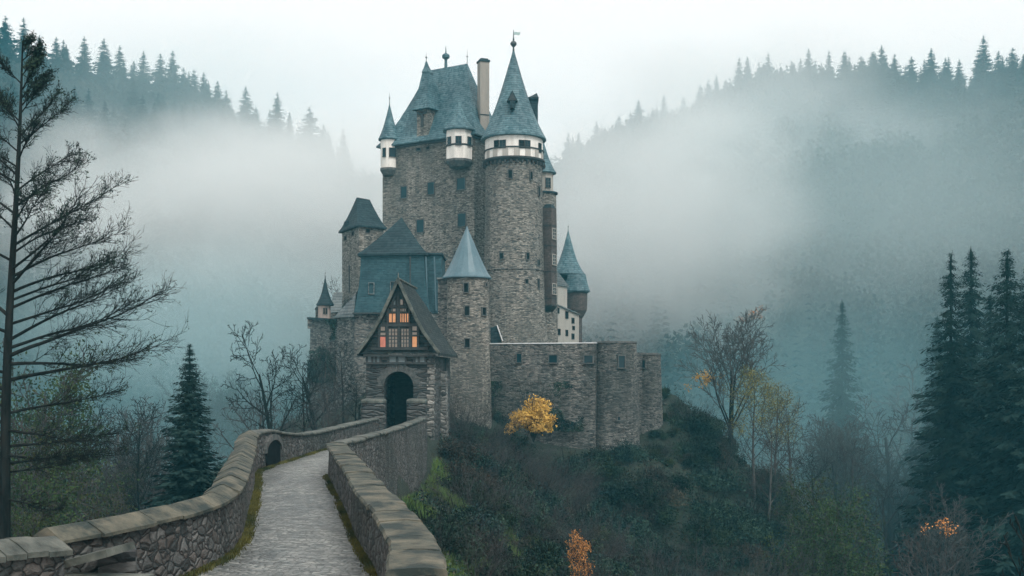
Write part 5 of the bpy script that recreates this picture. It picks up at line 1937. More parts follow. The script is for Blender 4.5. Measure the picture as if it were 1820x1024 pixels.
O_SHRUB = dict(levels=2, n=(8, 5, 3), kids=(9, 5), start=(0.2, 0.2), ang=(30, 34), len=(0.5, 0.5), up=(0.02, 0.05, 0.0), wob=(0.08, 0.14, 0.2), taper=0.8, rk=0.5, rmin=0.006, r=0.06, stems=16, spread=0.75, trunk=0.85, split=0.5)
PR = {}
PR['vase'] = tree_proto(3, 13, O_VASE, None, 'bark', 'bark_grey')
PR['tall'] = tree_proto(5, 12, O_TALL, None)
PR['tall2'] = tree_proto(6, 12, O_TALL, None, 'bark', 'bark')
PR['tall_leaf'] = tree_proto(8, 11, O_TALL, dict(keep=0.75, per=9, scat=0.26, size=0.062, mat='leaf_green'))
PR['tall_olive'] = tree_proto(9, 11, O_TALL, dict(keep=0.5, per=7, scat=0.26, size=0.058, mat='leaf_olive'))
PR['tall_yellow'] = tree_proto(19, 11, O_TALL, dict(zmin=0.5, keep=0.6, per=7, scat=0.26, size=0.06, mat='leaf_yellow'))
PR['gnarl'] = tree_proto(10, 10, O_GNARL, None, 'bark', 'bark')
PR['gnarl2'] = tree_proto(13, 10, O_GNARL, None)
PR['orange'] = tree_proto(14, 5, dict(O_TALL, levels=2, kids=(16, 7), r=0.06), dict(keep=1, per=7, scat=0.14, size=0.065, mat='leaf_orange'))
PR['shrub_bare'] = tree_proto(15, 5, O_SHRUB, None, 'twig', 'twig')
PR['shrub_bare2'] = tree_proto(16, 5, dict(O_SHRUB, stems=22, spread=1.1), None, 'twig', 'twig')


def tparts(k):
    a = [('trunk', PR[k][0]), ('branches', PR[k][1])]
    if PR[k][2] is not None: a.append(('foliage', PR[k][2]))
    return a


def T(name, kind, H0, px, py, d, label, cat, group=None, rz=0, sxy=1.0):
    return tree_to(name, tparts(kind), H0, px, py, d, label, cat, group, rz, sxy=sxy)


# the bare tree on the right ridge: crown like a fan, gold leaves left low, rusty tip
t_ = T('bare_tree', 'vase', 13, 1298, 543, 103, 'large bare tree with fan-shaped crown on the ridge right of the bastions', 'tree', rz=0.5, sxy=0.95)
r = np.random.RandomState(5)
def leaf_patch(parent, cx, cz, rx, rz_, n, mat, size, wxyz):
    base = world_loc(parent)
    s = parent.scale[0]; sz = parent.scale[2]
    p = r.normal(size=(n, 3)) * np.array([rx, 1.0, rz_]) * 0.5 + np.array([cx, parent.location.y, cz])
    # a patch of small sprays: cluster points
    k = r.randint(0, max(3, n // 25), n)
    c0 = r.normal(size=(max(3, n // 25), 3)) * np.array([rx, 0.8, rz_]) * 0.5
    p = c0[k] + r.normal(size=(n, 3)) * 0.17 + np.array([cx, parent.location.y, cz])
    # into the parent's own turned and scaled frame
    q = p - np.array(base)
    a = -parent.rotation_euler.z
    x = q[:, 0] * cos(a) - q[:, 1] * sin(a); y = q[:, 0] * sin(a) + q[:, 1] * cos(a)
    q = np.stack([x / s, y / s, q[:, 2] / sz], 1)
    obj('foliage', leaf_mesh('foliage', q, size, M[mat], r), parent)


leaf_patch(t_, X(1257, 103), Z(674, 103), 1.5, 0.7, 420, 'leaf_gold', 0.085, None)
leaf_patch(t_, X(1335, 103), Z(562, 103), 2.0, 0.6, 220, 'leaf_orange', 0.06, None)
# yellowish group below it
T('birch', 'tall_yellow', 11, 1340, 655, 92, 'thin tree with sparse yellow-green top leaves just right of the big bare tree', 'tree', rz=1)
T('birch', 'tall_yellow', 11, 1378, 680, 94, 'second thin yellow-green tree standing right of its taller twin', 'tree', rz=3)
T('bare_tree', 'tall', 12, 1412, 690, 96, 'thin dark bare tree at the right end of the yellow-green group', 'tree', rz=2)
T('bare_tree', 'tall', 12, 1365, 720, 88, 'slim bare stem in front of the yellow-green trees', 'tree', rz=4.2)
T('birch', 'tall_leaf', 11, 1440, 838, 74, 'small bright green tree on the lower slope, leftmost of the green three', 'tree', rz=0.3)
T('birch', 'tall_leaf', 11, 1480, 862, 70, 'small bright green tree on the lower slope, middle of the green three', 'tree', rz=2.2)
T('birch', 'tall_leaf', 11, 1518, 905, 68, 'small bright green tree on the lower slope, rightmost of the green three', 'tree', rz=4.2)
T('bare_tree', 'gnarl2', 10, 1585, 700, 120, 'pale bare tree in the mist left of the dark firs', 'tree', rz=1)
T('bare_tree', 'gnarl2', 10, 1640, 640, 135, 'misty leafless tree just left of the fir group', 'tree', rz=3, sxy=0.9)
T('rusty_tree', 'orange', 5, 1032, 942, 52, 'small tree with rusty orange leaves on the slope at the bottom edge', 'tree', rz=1, sxy=0.8)
for i, (px, py, d, lab) in enumerate(((1672, 925, 60, 'thin tree with a spray of orange leaves at the lower right'),)):
    t2 = T('bare_tree', 'tall', 12, px, py, d, lab, 'tree', rz=2)
    leaf_patch(t2, X(px, d), Z(py + 16, d), 0.9, 0.3, 170, 'leaf_orange', 0.05, None)
# misty greyish woodland in the dip on the right, behind the green trees
rg = random.Random(31)
for i in range(44):
    d = rg.uniform(84, 150)
    px = rg.uniform(1400, 1840)
    kind = rg.choice(['gnarl2', 'tall', 'vase', 'tall2', 'tall_olive'])
    x = X(px, d); z = tz(x, d)
    if poly_dist(np.array([x]), np.array([d]), PLATEAU)[0] < 14: continue
    place('valley_tree', tparts(kind), x, d, rg.uniform(0.8, 1.25), rg.uniform(0, 6), 'leafless grey tree in the dim wood filling the valley on the right', 'tree', 'grey trees in the right-hand valley', z=z)
# dark twiggy tree at the lower right corner
T('bare_tree', 'gnarl', 10, 1835, 870, 34, 'black twiggy branches reaching in at the bottom right corner', 'tree', rz=2.6, sxy=0.8)

# bare trees left of the gatehouse
T('bare_tree', 'gnarl', 10, 487, 566, 80, 'forked bare tree standing clear against the mist left of the castle', 'tree', rz=0.9, sxy=0.72)
for i, (px, py, d, k_, lab) in enumerate((
        (540, 620, 82, 'tall2', 'upright bare tree right of the forked one'), (562, 608, 88, 'gnarl', 'bare tree in front of the ivy-stained outer wall'),
        (600, 640, 84, 'tall', 'bare tree in front of the stone annex'), (632, 655, 80, 'tall2', 'small bare tree touching the gatehouse wall'),
        (455, 690, 86, 'gnarl2', 'low bare tree left of the forked one, above the parapet bend'), (585, 668, 79, 'gnarl2', 'low spreading bare tree just behind the left parapet'),
        (575, 590, 92, 'tall', 'taller thin bare tree rising before the stone annex'), (610, 600, 90, 'tall2', 'dark slim bare tree before the stone annex, nearest the slate hall'), (640, 690, 78, 'gnarl', 'crooked low bare tree squeezed beside the gatehouse'),
        (520, 680, 78, 'shrub_bare', 'bare bush at the foot of the upright bare tree'), (618, 690, 77, 'shrub_bare', 'bare bush beside the left gate pier'))):
    H0 = 5 if 'shrub' in k_ else (12 if 'tall' in k_ else 10)
    T('bare_tree' if 'shrub' not in k_ else 'bare_shrub', k_, H0, px, py, d, lab, 'tree' if 'shrub' not in k_ else 'shrub', rz=i * 1.1)
# a tree peeping over the annex roof
T('bare_tree', 'tall', 12, 600, 486, 124, 'thin tree peeping up beside the square tower, above the annex roof', 'tree', rz=0.2)

# bare shrubs between gatehouse and curtain wall
for i, (px, py, d, k_, sx, lab) in enumerate((
        (822, 672, 82, 'shrub_bare', 1.0, 'tall hazy bare shrub right of the gatehouse'), (858, 700, 84, 'shrub_bare2', 0.9, 'hazy bare shrub below the small round tower'),
        (800, 720, 77, 'shrub_bare', 0.9, 'bare shrub at the foot of the gatehouse corner'), (955, 770, 74, 'shrub_bare2', 1.0, 'wide hazy bare shrub in the middle of the slope'),
        (905, 745, 80, 'shrub_bare2', 1.0, 'bare shrub left of the golden bush'), (1000, 800, 78, 'shrub_bare', 1.0, 'bare shrub below the golden bush'),
        (1165, 770, 92, 'shrub_bare2', 0.8, 'bare brownish shrub below the lower bastion'), (1225, 745, 100, 'shrub_bare2', 0.7, 'brown bare shrub on the ridge right of the bastions'),
        (930, 850, 62, 'shrub_bare2', 1.1, 'broad dim bare shrub low on the slope'), (1250, 900, 66, 'shrub_bare2', 1.0, 'dim bare shrub near the bottom edge'))):
    T('bare_shrub', k_, 5, px, py, d, lab, 'shrub', rz=i * 0.9, sxy=sx)


# ---- leafy shrubs
def shrub_proto(seed, R, H, n, size, mat, lumps=9, rr=(0.2, 0.5)):
    r = np.random.RandomState(seed)
    pts = []
    cs = rand_unit(r, lumps) * np.array([R * 0.72, R * 0.72, H * 0.5]) * r.uniform(0.4, 1, lumps)[:, None]; cs[:, 2] = np.abs(cs[:, 2]) + H * 0.16
    k = r.randint(0, lumps, n)
    rad = r.uniform(*rr, lumps)[k] * R
    rad = rad * (1 + 0.35 * np.abs(r.normal(size=n)) * (r.uniform(size=n) < 0.25))
    p = cs[k] + rand_unit(r, n) * (r.uniform(0.2, 1, n) ** 0.4 * rad)[:, None] * np.array([1, 1, 0.85])
    p[:, 2] = np.maximum(p[:, 2], 0.02)
    me = leaf_mesh('foliage', p, size, M[mat], r)
    rg = random.Random(seed)
    segs = []
    for i in range(26):
        a = rg.uniform(0, 6.28); e = rg.uniform(0.5, 1.1)
        segs.append(((0, 0, -0.2), (cos(a) * R * 0.55 * e, sin(a) * R * 0.55 * e, H * rg.uniform(0.5, 1.0)), 0.03, 0.008))
    return tubes_mesh('stems', segs, M['bark'], 3), me


SH = [shrub_proto(1, 1.3, 1.5, 4200, 0.055, 'leaf_dark', 16), shrub_proto(2, 1.2, 1.2, 3200, 0.05, 'leaf_brown', 18), shrub_proto(3, 1.5, 1.5, 4600, 0.055, 'leaf_dark', 24),
      shrub_proto(4, 1.0, 1.6, 2400, 0.05, 'leaf_olive', 12)]


def sparts(i): return [('stems', SH[i][0]), ('foliage', SH[i][1])]


GOLD = shrub_proto(8, 2.1, 3.9, 8500, 0.07, 'leaf_gold', 60, rr=(0.08, 0.26))
gx, gy_ = X(948, 88), 88.0
place('golden_bush', [('stems', GOLD[0]), ('foliage', GOLD[1])], gx, gy_, 1.3, 0.4, 'bright golden yellow bush in front of the curtain wall', 'bush', z=Z(778, 88))
place('bush', sparts(3), X(1183, 105), 105, 1.0, 1.4, 'small yellow-green bush on the ridge beside the lower bastion', 'bush')

FOOT = [(-10, 73, -5, 83), (-13, 92, -4, 112), (-7, 93, 8, 110)]
rg = random.Random(21)
cnt = 0
LAB = ['dark leafy shrub in the thicket on the slope below the castle', 'brown-leaved shrub in the thicket on the slope below the castle',
       'dark leafy shrub in the thicket on the slope below the castle', 'olive-leaved shrub in the thicket on the slope below the castle']
CATG = ['dark shrubs on the slope', 'brown shrubs on the slope', 'dark shrubs on the slope', 'olive shrubs on the slope']
while cnt < 280:
    d = 30 + 78 * rg.random() ** 0.8
    px = rg.uniform(720, 1420)
    x = X(px, d)
    ds, _, sd_ = seg_dist(np.array([x]), np.array([d]), SPINE)
    if ds[0] < 3.6: continue
    z = tz(x, d)
    row = HZ - z / d * F
    if row < 690 or row > 1180: continue
    if poly_dist(np.array([x]), np.array([d]), PLATEAU)[0] < 0.2: continue
    if px < 900 and row > 1000: continue
    k = rg.choices([0, 1, 2, 3], [4, 2.4, 4, 1.2])[0]
    s = rg.uniform(0.6, 1.5) * (0.8 + d / 200)
    place('shrub', sparts(k), x, d, s, rg.uniform(0, 6), LAB[k], 'shrub', CATG[k], z=z, sink=0.2)
    cnt += 1
for i, (px, d) in enumerate(((1168, 96.5), (1180, 99), (1192, 101), (1204, 103), (1176, 94), (1196, 97), (1215, 101), (1160, 93), (1228, 103), (1186, 92))):
    x = X(px, d)
    place('shrub', sparts((0, 3, 1, 2)[i % 4]), x, d, 0.75 + 0.08 * (i % 4), i * 1.3, 'shrub on the crest just right of the lower bastion', 'shrub', 'shrubs beside the lower bastion', sink=0.2)
cb = 0
while cb < 60:
    d = 34 + 72 * rg.random() ** 0.8
    px = rg.uniform(760, 1430)
    x = X(px, d)
    if seg_dist(np.array([x]), np.array([d]), SPINE)[0][0] < 4.5: continue
    z = tz(x, d)
    row = HZ - z / d * F
    if row < 690 or row > 1150 or poly_dist(np.array([x]), np.array([d]), PLATEAU)[0] < 0.5: continue
    place('bare_shrub', tparts(rg.choice(['shrub_bare', 'shrub_bare2'])), x, d, rg.uniform(0.35, 0.75), rg.uniform(0, 6), 'low bare twiggy shrub among the leafy ones on the slope below the castle', 'shrub', 'bare shrubs on the slope', z=z)
    cb += 1
for i in range(46):                                                  # left bank, behind the left parapet
    d = rg.uniform(40, 100)
    x = -9.8 - rg.uniform(0.5, 9) - max(0, d - 85) * 0.5
    if -24 < x < -9 and d > 88: continue
    k = rg.choices([0, 1, 3], [3, 2, 1])[0]
    place('shrub', sparts(k), x, d, rg.uniform(0.6, 1.3), rg.uniform(0, 6), 'shrub on the steep bank behind the left parapet', 'shrub', 'shrubs on the left bank', sink=0.2)

# ---- green and bare trees at the lower left
rg = random.Random(44)
LL = [(40, 600, 60, 'tall_olive'), (95, 640, 66, 'tall_leaf'), (20, 700, 48, 'tall_olive'), (120, 760, 56, 'tall_olive'), (60, 800, 44, 'tall_leaf'),
      (160, 700, 84, 'tall2'), (200, 740, 78, 'tall'), (225, 700, 92, 'gnarl2'), (250, 770, 70, 'tall2'), (150, 850, 50, 'tall_olive'), (90, 900, 40, 'tall_leaf'), (175, 800, 60, 'tall'), (270, 820, 74, 'gnarl2'), (10, 860, 38, 'tall_olive')]
LLlab = ['olive-leaved tree behind the big bare tree trunk', 'green tree low at the left, right of the big trunk', 'olive tree hard against the left edge at mid height', 'sparse yellow-green tree left of the spruce', 'leafy green tree low at the left edge',
         'thin dark bare tree in the mist left of the spruce', 'thin grey bare tree left of the spruce', 'gnarled faint bare tree left of the spruce', 'upright thin bare tree next to the spruce', 'low olive tree above the left parapet end',
         'low green tree behind the wall stub', 'thin grey tree above the drain hood', 'gnarled low bare tree at the foot of the spruce', 'olive tree in the lower left corner']
for (px, py, d, k_), lab in zip(LL, LLlab):
    H0 = {'tall': 12, 'tall2': 12, 'gnarl2': 10}.get(k_, 11)
    T('leafy_tree' if 'olive' in k_ or 'leaf' in k_ else 'bare_tree', k_, H0, px, py, d, lab, 'tree', rz=rg.uniform(0, 6), sxy=0.9)
for i in range(50):
    d = rg.uniform(70, 160); px = rg.uniform(-20, 440)
    x = X(px, d); z = tz(x, d)
    if poly_dist(np.array([x]), np.array([d]), PLATEAU)[0] < 12: continue
    k_ = rg.choice(['tall', 'tall2', 'gnarl2', 'tall_olive', 'vase'])
    place('valley_tree', tparts(k_), x, d, rg.uniform(0.8, 1.2), rg.uniform(0, 6), 'dim leafless tree in the misty valley left of the path', 'tree', 'dim trees in the left-hand valley', z=z)


# ---- the big bare tree filling the left edge
def build_big_tree():
    D = 30.0
    rg = random.Random(77)
    bx = X(-5, D)
    bz = tz(bx, D)
    root = empty('big_bare_tree', (bx, D, bz - 0.2), 'tall nearly bare tree with long sweeping branches filling the left edge', 'tree')
    topz = Z(72, D); topx = X(38, D)
    segs, small, tips = [], [], []
    def trunk_at(z):
        t = max(0.0, (z - bz) / (topz - bz))
        return Vector((bx + (topx - bx) * t ** 1.15 + 0.05 * sin(t * 9), D + 0.04 * sin(t * 7), z))
    n = 40
    for i in range(n):
        z0, z1 = bz - 0.5 + (topz - bz + 0.5) * i / n, bz - 0.5 + (topz - bz + 0.5) * (i + 1) / n
        r0, r1 = 0.21 * (1 - i / n) ** 0.85 + 0.015, 0.21 * (1 - (i + 1) / n) ** 0.85 + 0.015
        segs.append((tuple(trunk_at(z0)), tuple(trunk_at(z1)), r0, r1))
    def twig(p, d, L, r, lev):
        k = 4 if lev < 2 else 3
        p = Vector(p); d = Vector(d)
        st = L / k
        for i in range(k):
            d = (d + Vector((rg.uniform(-1, 1), rg.uniform(-1, 1), rg.uniform(-.7, 1))) * 0.13 + Vector((0, 0, 0.035))).normalized()
            q = p + d * st
            small.append((tuple(p), tuple(q), max(0.0045, r * (1 - i / k * .7)), max(0.004, r * (1 - (i + 1) / k * .7))))
            if lev < 3 and i < k:
                for sgn in (-1, 1):
                    if rg.random() < (0.8 if lev < 2 else 0.4):
                        side = d.cross(Vector((0, 0, 1)) if abs(d.z) < 0.9 else Vector((0, 1, 0))).normalized()
                        up = side.cross(d)
                        a = rg.uniform(0, 6.28)
                        sv = side * cos(a) + up * sin(a)
                        nd = (d + sv * rg.uniform(0.5, 0.95)).normalized()
                        twig(p.lerp(q, rg.random()), nd, L * rg.uniform(0.35, 0.6), r * 0.55, lev + 1)
            p = q
        tips.append((tuple(p), lev, p.z))
    nl = 58
    for i in range(nl):
        f = i / (nl - 1)
        z = Z(905, D) + (topz - 0.35 - Z(905, D)) * f ** 0.95
        p = trunk_at(z)
        # azimuth: mostly across the view, some towards or away
        az = rg.choice([0, pi, 0.0]) + rg.uniform(-0.9, 0.9)
        # length envelope taken from the crown's outline in the photo
        row = HZ - z / D * F
        env = np.interp(row, [70, 120, 200, 300, 420, 520, 600, 700, 760, 830, 900], [0.25, 0.45, 0.85, 1.5, 2.3, 3.2, 4.1, 4.2, 3.8, 2.9, 2.0])
        L = env * rg.uniform(0.65, 1.05)
        el = radians(np.interp(row, [70, 300, 480, 600, 700, 800, 900], [56, 42, 30, 20, 8, 0, -8]) + rg.uniform(-8, 8))
        d = Vector((cos(az) * cos(el), sin(az) * cos(el) * 0.8, sin(el)))
        r = 0.014 + 0.0105 * L
        k = 12
        st = L / k / max(0.75, cos(el))
        for j in range(k):
            tt = j / k
            bend = -0.035 if (row < 560 and tt < 0.5) else (0.035 if tt > 0.55 else -0.01)
            d = (d + Vector((rg.uniform(-1, 1), rg.uniform(-1, 1), rg.uniform(-1, 1))) * 0.055 + Vector((0, 0, bend))).normalized()
            q = p + d * st
            (segs if j < 7 else small).append((tuple(p), tuple(q), r * (1 - tt * 0.85), r * (1 - (j + 1) / k * 0.85)))
            if j >= 2:
                for m_ in range(2 if j > 4 else 1):
                    side = d.cross(Vector((0, 0, 1))).normalized()
                    up = side.cross(d).normalized()
                    a = rg.choice([0, pi]) + rg.uniform(-1.0, 1.0)
                    sv = side * cos(a) + up * sin(a) * 0.9
                    nd = (d + sv * rg.uniform(0.45, 0.9)).normalized()
                    twig(p.lerp(q, rg.random()), nd, L * rg.uniform(0.14, 0.30) * (1.15 - 0.4 * tt) + 0.15, 0.011 + 0.004 * (1 - tt), 1)
            p = q
        twig(p, d, L * 0.14 + 0.1, 0.01, 1)
    def rel(ss): return [(tuple(np.array(a) - np.array(root.location)), tuple(np.array(b) - np.array(root.location)), c, e) for a, b, c, e in ss]
    obj('trunk', tubes_mesh('trunk', rel(segs), M['bark'], 8), root)
    obj('twigs', tubes_mesh('twigs', rel(small), M['bark'], 3), root)
    q = np.random.RandomState(7)
    tp = np.array([t[0] for t in tips]); lv = np.array([t[1] for t in tips])
    rows = HZ - tp[:, 2] / D * F
    pr = np.interp(rows, [60, 330, 450, 560, 640, 900], [0.18, 0.24, 0.18, 0.14, 0.10, 0.05])
    pr = pr * np.clip(0.35 + 0.65 * (np.sin(tp[:, 0] * 2.6 + tp[:, 2] * 1.9) * 0.5 + 0.5) * 1.6, 0, 1)
    sel = q.uniform(size=len(tp)) < pr
    tp = tp[sel]
    n = 4
    pts = np.repeat(tp, n, 0) + q.normal(size=(len(tp) * n, 3)) * 0.04 - np.array(root.location)
    obj('leaf_tufts', leaf_mesh('leaf_tufts', pts, 0.030, M['leaf_dark'], q), root)
    low = tp[(HZ - tp[:, 2] / D * F) > 600]
    if len(low):
        pts = np.repeat(low, 6, 0) + q.normal(size=(len(low) * 6, 3)) * 0.07 - np.array(root.location)
        obj('autumn_leaves', leaf_mesh('autumn_leaves', pts, 0.028, M['leaf_olive'], q), root)
    print('big tree segs', len(segs), len(small), 'tips', len(tips))


build_big_tree()


# ---- ground cover that nobody could count
def build_cover():
    r = np.random.RandomState(2)
    def scatter(n, x0, x1, y0, y1, cond, hmax, size, mat, name, label, flat=0.3, grp=None, slim=0.5, clump=0.25):
        xs = r.uniform(x0, x1, n); ys = y0 + (y1 - y0) * r.uniform(0, 1, n)
        ds, _, sd_ = seg_dist(xs, ys, SPINE)
        dp = poly_dist(xs, ys, PLATEAU)
        zs = terrain(xs, ys)
        ok = cond(xs, ys, zs, ds, sd_, dp)
        xs, ys, zs = xs[ok], ys[ok], zs[ok]
        h = np.clip(wob(xs, ys, 0.8, 5) * 0.5 + 0.5, 0.08, 1.4)
        zs = zs + h * hmax * r.uniform(0, 1, len(xs)) ** 0.6
        o = obj(name, leaf_mesh(name, np.stack([xs, ys, zs], 1), size, M[mat], r, flat=flat, slim=slim))
        tag(o, label, 'ground cover', None, 'stuff')
        return o
    front = lambda xs, ys, zs, ds, sd_, dp: (sd_ > 0) & (ds > 2.5) & (dp > 0.0) & (xs / ys < 0.34) & (zs > -33)
    scatter(170000, -7, 45, 24, 118, front, 0.75, 0.10, 'leaf_dark', 'undergrowth', 'dark low undergrowth covering the slope below the castle')
    scatter(24000, -7, 45, 24, 118, front, 0.8, 0.09, 'leaf_brown', 'undergrowth', 'withered brown undergrowth mixed into the castle slope')
    scatter(26000, -7, 45, 24, 118, lambda xs, ys, zs, ds, sd_, dp: front(xs, ys, zs, ds, sd_, dp) & (wob(xs, ys, 0.25, 8) > 0.4), 0.9, 0.09, 'leaf_olive', 'undergrowth', 'patches of olive undergrowth on the castle slope')
    left = lambda xs, ys, zs, ds, sd_, dp: (sd_ < 0) & (ds > 2.4) & (dp > 0.0) & (zs > -34)
    scatter(60000, -40, -7, 26, 105, left, 0.7, 0.12, 'leaf_dark', 'undergrowth', 'dark undergrowth on the bank and valley left of the path')
    scatter(22000, -40, -7, 22, 105, left, 0.8, 0.11, 'leaf_olive', 'undergrowth', 'yellowish undergrowth in the valley left of the path')

    def grass(pts, hgt, mat, name, label, wid=0.012):
        n = len(pts)
        d = rand_unit(r, n) * 0.45; d[:, 2] = 1
        h = hgt * r.uniform(0.4, 1.2, n)
        U = d * h[:, None] * 0.5
        a = r.uniform(0, 6.28, n)
        W = np.stack([np.cos(a), np.sin(a), np.zeros(n)], 1) * wid
        o = obj(name, quads_mesh(name, pts + U * 0.9, U, W, M[mat]))
        tag(o, label, 'grass', None, 'stuff')
    # green grass on the bank right of the causeway
    n = 130000
    xs = r.uniform(-6, 3, n); ys = r.uniform(24, 68, n)
    ds, _, sd_ = seg_dist(xs, ys, SPINE)
    ok = (sd_ > 0) & (ds > 2.3) & (ds < 7.5 + 3 * wob(xs, ys, 0.4, 6)) & (wob(xs, ys, 0.55, 11) + r.normal(size=n) * 0.35 > -0.2)
    xs, ys = xs[ok], ys[ok]
    grass(np.stack([xs, ys, terrain(xs, ys)], 1), 0.5, 'grass', 'grass', 'bright green grass on the bank outside the right parapet', 0.02)
    # verge along both parapets
    for side, w_off, lab in ((-1, None, 'mossy yellow verge along the foot of the left parapet'), (1, None, 'mossy verge along the foot of the right parapet')):
        src = [Vector(p) for p in (LEFT1 + LEFT2[1:])] if side < 0 else [Vector(p) for p in RIGHT1]
        P_ = []
        for a, b in zip(src[:-1], src[1:]):
            L = (b - a).length
            t = (b - a).normalized(); nrm = Vector((t.y, -t.x, 0)) * (-side)
            m = int(L * (900 if a.y < 42 else 350))
            s = r.uniform(0, 1, m)
            off = 0.27 + np.abs(r.normal(size=m)) * (0.085 if side < 0 else 0.06)
            for q, o_ in zip(s, off):
                p = a + (b - a) * q + nrm * o_
                P_.append((p.x, p.y, 0))
        P_ = np.array(P_)
        P_ = P_[r.uniform(size=len(P_)) < np.clip(wob(P_[:, 0], P_[:, 1], 1.3, 3) * 0.35 + 0.6, 0.1, 1)]
        _, zz, _ = seg_dist(P_[:, 0], P_[:, 1], SPINE)
        P_[:, 2] = zz - 0.02
        grass(P_, 0.11, 'verge', 'verge', lab, 0.012)


build_cover()


def ivy(label, a, b, rows, n, off, seed):
    """creeper on a wall face between two pixel columns"""
    r = np.random.RandomState(seed)
    (pxa, da), (pxb, db) = a, b
    t = r.uniform(0, 1, n)
    A = np.array([X(pxa, da), da]); B = np.array([X(pxb, db), db])
    xy = A + (B - A) * t[:, None]
    u = (B - A) / np.linalg.norm(B - A); nn = np.array([u[1], -u[0]]); nn = nn if nn[1] < 0 else -nn
    zt = Z(rows[0], da); zb = Z(rows[1], da)
    s = r.uniform(0, 1, n)
    z = zb + (zt - zb) * s
    ok = (wob(xy[:, 0] * 1.0, z, 0.9, seed) - s * 1.5 + 0.55) > r.normal(size=n) * 0.15
    xy = xy[ok] + nn * (off + np.abs(r.normal(size=ok.sum())) * 0.08)[:, None]
    o = obj('ivy', leaf_mesh('ivy', np.column_stack([xy, z[ok]]), 0.08, M['leaf_dark'], r))
    tag(o, label, 'ivy')


ivy('dark ivy spreading up the low outer wall below the pink turret', (551, 109.2), (600, 106.4), (570, 680), 16000, 0.25, 3)
ivy('dark ivy creeping up the foot of the curtain wall behind the golden bush', (874, 94.9), (1040, 92.7), (678, 765), 17000, 0.35, 6)


# ------------------------------------------------------------------ haze and fog banks
def box_mesh(name, x0, x1, y0, y1, z0, z1, mat, ori=None):
    mb = MB()
    mb.box(((x0 + x1) / 2, (y0 + y1) / 2, (z0 + z1) / 2), x1 - x0, y1 - y0, z1 - z0)
    return mb.build(name, mat, origin=((x0 + x1) / 2, (y0 + y1) / 2, (z0 + z1) / 2))


def haze_mat():
    m = bpy.data.materials.new('pale_haze'); m.use_nodes = True
    t = m.node_tree; t.nodes.clear()
    o = t.nodes.new('ShaderNodeOutputMaterial')
    v = t.nodes.new('ShaderNodeVolumePrincipled')
    v.inputs['Color'].default_value = (0.16, 0.64, 0.80, 1)
    v.inputs['Density'].default_value = 0.00065
    v.inputs['Anisotropy'].default_value = 0.0
    t.links.new(v.outputs[0], o.inputs['Volume'])
    return m


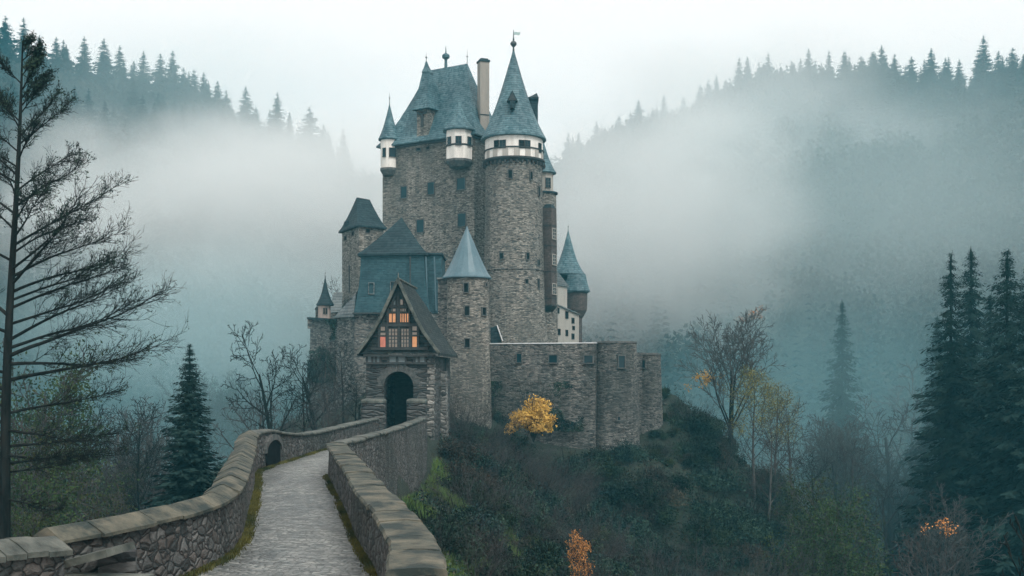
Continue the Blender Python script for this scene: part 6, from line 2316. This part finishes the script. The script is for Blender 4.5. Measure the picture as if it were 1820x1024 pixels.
def fog_mat(name, dens, scale, edge=0.25, col=(0.90, 0.965, 0.972), cover=0.45, seed=0.0, soft=0.2, amp=1.5):
    """fog that thins to nothing towards the faces of its own box"""
    m = bpy.data.materials.new(name); m.use_nodes = True
    t = m.node_tree; t.nodes.clear()
    o = t.nodes.new('ShaderNodeOutputMaterial')
    v = t.nodes.new('ShaderNodeVolumePrincipled')
    v.inputs['Color'].default_value = (*col, 1)
    v.inputs['Anisotropy'].default_value = 0.0
    tc = t.nodes.new('ShaderNodeTexCoord')
    mp = t.nodes.new('ShaderNodeMapping')
    mp.inputs['Location'].default_value = (-1, -1, -1)
    mp.inputs['Scale'].default_value = (2, 2, 2)
    t.links.new(tc.outputs['Generated'], mp.inputs[0])
    ln = t.nodes.new('ShaderNodeVectorMath'); ln.operation = 'LENGTH'
    t.links.new(mp.outputs[0], ln.inputs[0])
    no = t.nodes.new('ShaderNodeTexNoise')
    no.noise_dimensions = '3D'
    no.inputs['Scale'].default_value = scale
    no.inputs['Detail'].default_value = 3.0
    no.inputs['Roughness'].default_value = 0.55
    m2 = t.nodes.new('ShaderNodeMapping'); m2.inputs['Location'].default_value = (seed, seed * 2, seed * 3); m2.inputs['Scale'].default_value = (1, 1, 1.6)
    t.links.new(tc.outputs['Object'], m2.inputs[0])
    t.links.new(m2.outputs[0], no.inputs['Vector'])
    # radius disturbed by the noise -> smooth falloff
    rr = math_(t, 'ADD', ln.outputs['Value'], math_(t, 'MULTIPLY', math_(t, 'SUBTRACT', no.outputs['Fac'], 0.5), -amp))
    mr = t.nodes.new('ShaderNodeMapRange'); mr.interpolation_type = 'SMOOTHSTEP'
    t.links.new(rr, mr.inputs[0])
    mr.inputs[1].default_value = 1.0; mr.inputs[2].default_value = 1.0 - 2 * edge - soft
    mr.inputs[3].default_value = 0.0; mr.inputs[4].default_value = dens
    # guarantee nothing at the faces
    g = t.nodes.new('ShaderNodeMapRange'); g.interpolation_type = 'SMOOTHSTEP'
    t.links.new(ln.outputs['Value'], g.inputs[0])
    g.inputs[1].default_value = 1.0; g.inputs[2].default_value = 0.7
    g.inputs[3].default_value = 0.0; g.inputs[4].default_value = 1.0
    t.links.new(math_(t, 'MULTIPLY', mr.outputs[0], g.outputs[0]), v.inputs['Density'])
    t.links.new(v.outputs[0], o.inputs['Volume'])
    m.cycles.volume_step_rate = 1.0
    return m


tag(box_mesh('haze', -620, 620, -90, 760, -48, 178, haze_mat()), kind='stuff')
WHITE, TEAL = (0.955, 0.975, 0.975), (0.78, 0.90, 0.92)
DEEP = (0.42, 0.72, 0.79)
FOGS = [  # centre px, centre py, depth, half width px, half height px, half thickness m, density, noise scale, seed, colour
    ('wide fog bank filling the valley behind the castle', 430, 400, 255, 660, 245, 64, 0.044, 0.026, 0, WHITE),
    ('fog drifting up the hillside on the right of the castle', 1130, 400, 240, 360, 360, 54, 0.032, 0.028, 4.0, WHITE),
    ('mist lying across the wooded slope on the right', 1540, 360, 232, 660, 370, 58, 0.0095, 0.02, 9.0, TEAL),
    ('faint mist wrapped round the left skyline trees', 330, 160, 320, 520, 170, 30, 0.010, 0.02, 2.0, TEAL),
    ('dim teal mist low in the valley on the right', 1480, 760, 128, 560, 330, 40, 0.010, 0.03, 6.0, DEEP),
    ('dim teal mist low in the valley on the left', 330, 700, 120, 520, 330, 42, 0.009, 0.03, 8.0, DEEP),
    ('pale fog veiling the skyline ridge right of the castle', 1330, 190, 335, 480, 190, 34, 0.022, 0.02, 12.0, WHITE),
    ('dull low mist under the white fog on the left of the castle', 400, 560, 205, 520, 200, 44, 0.016, 0.02, 15.0, TEAL),
]
for lab, px, py, d, hw, hh, th, dens, sc, seed, fc in FOGS:
    c = P(px, py, d); k = d / F
    o = box_mesh('fog_bank', c.x - hw * k, c.x + hw * k, d - th, d + th, c.z - hh * k, c.z + hh * k, fog_mat('fog', dens, sc, seed=seed, col=fc, amp=1.5 if fc is WHITE else 0.8))
    tag(o, lab, 'fog bank', 'fog banks', 'stuff')
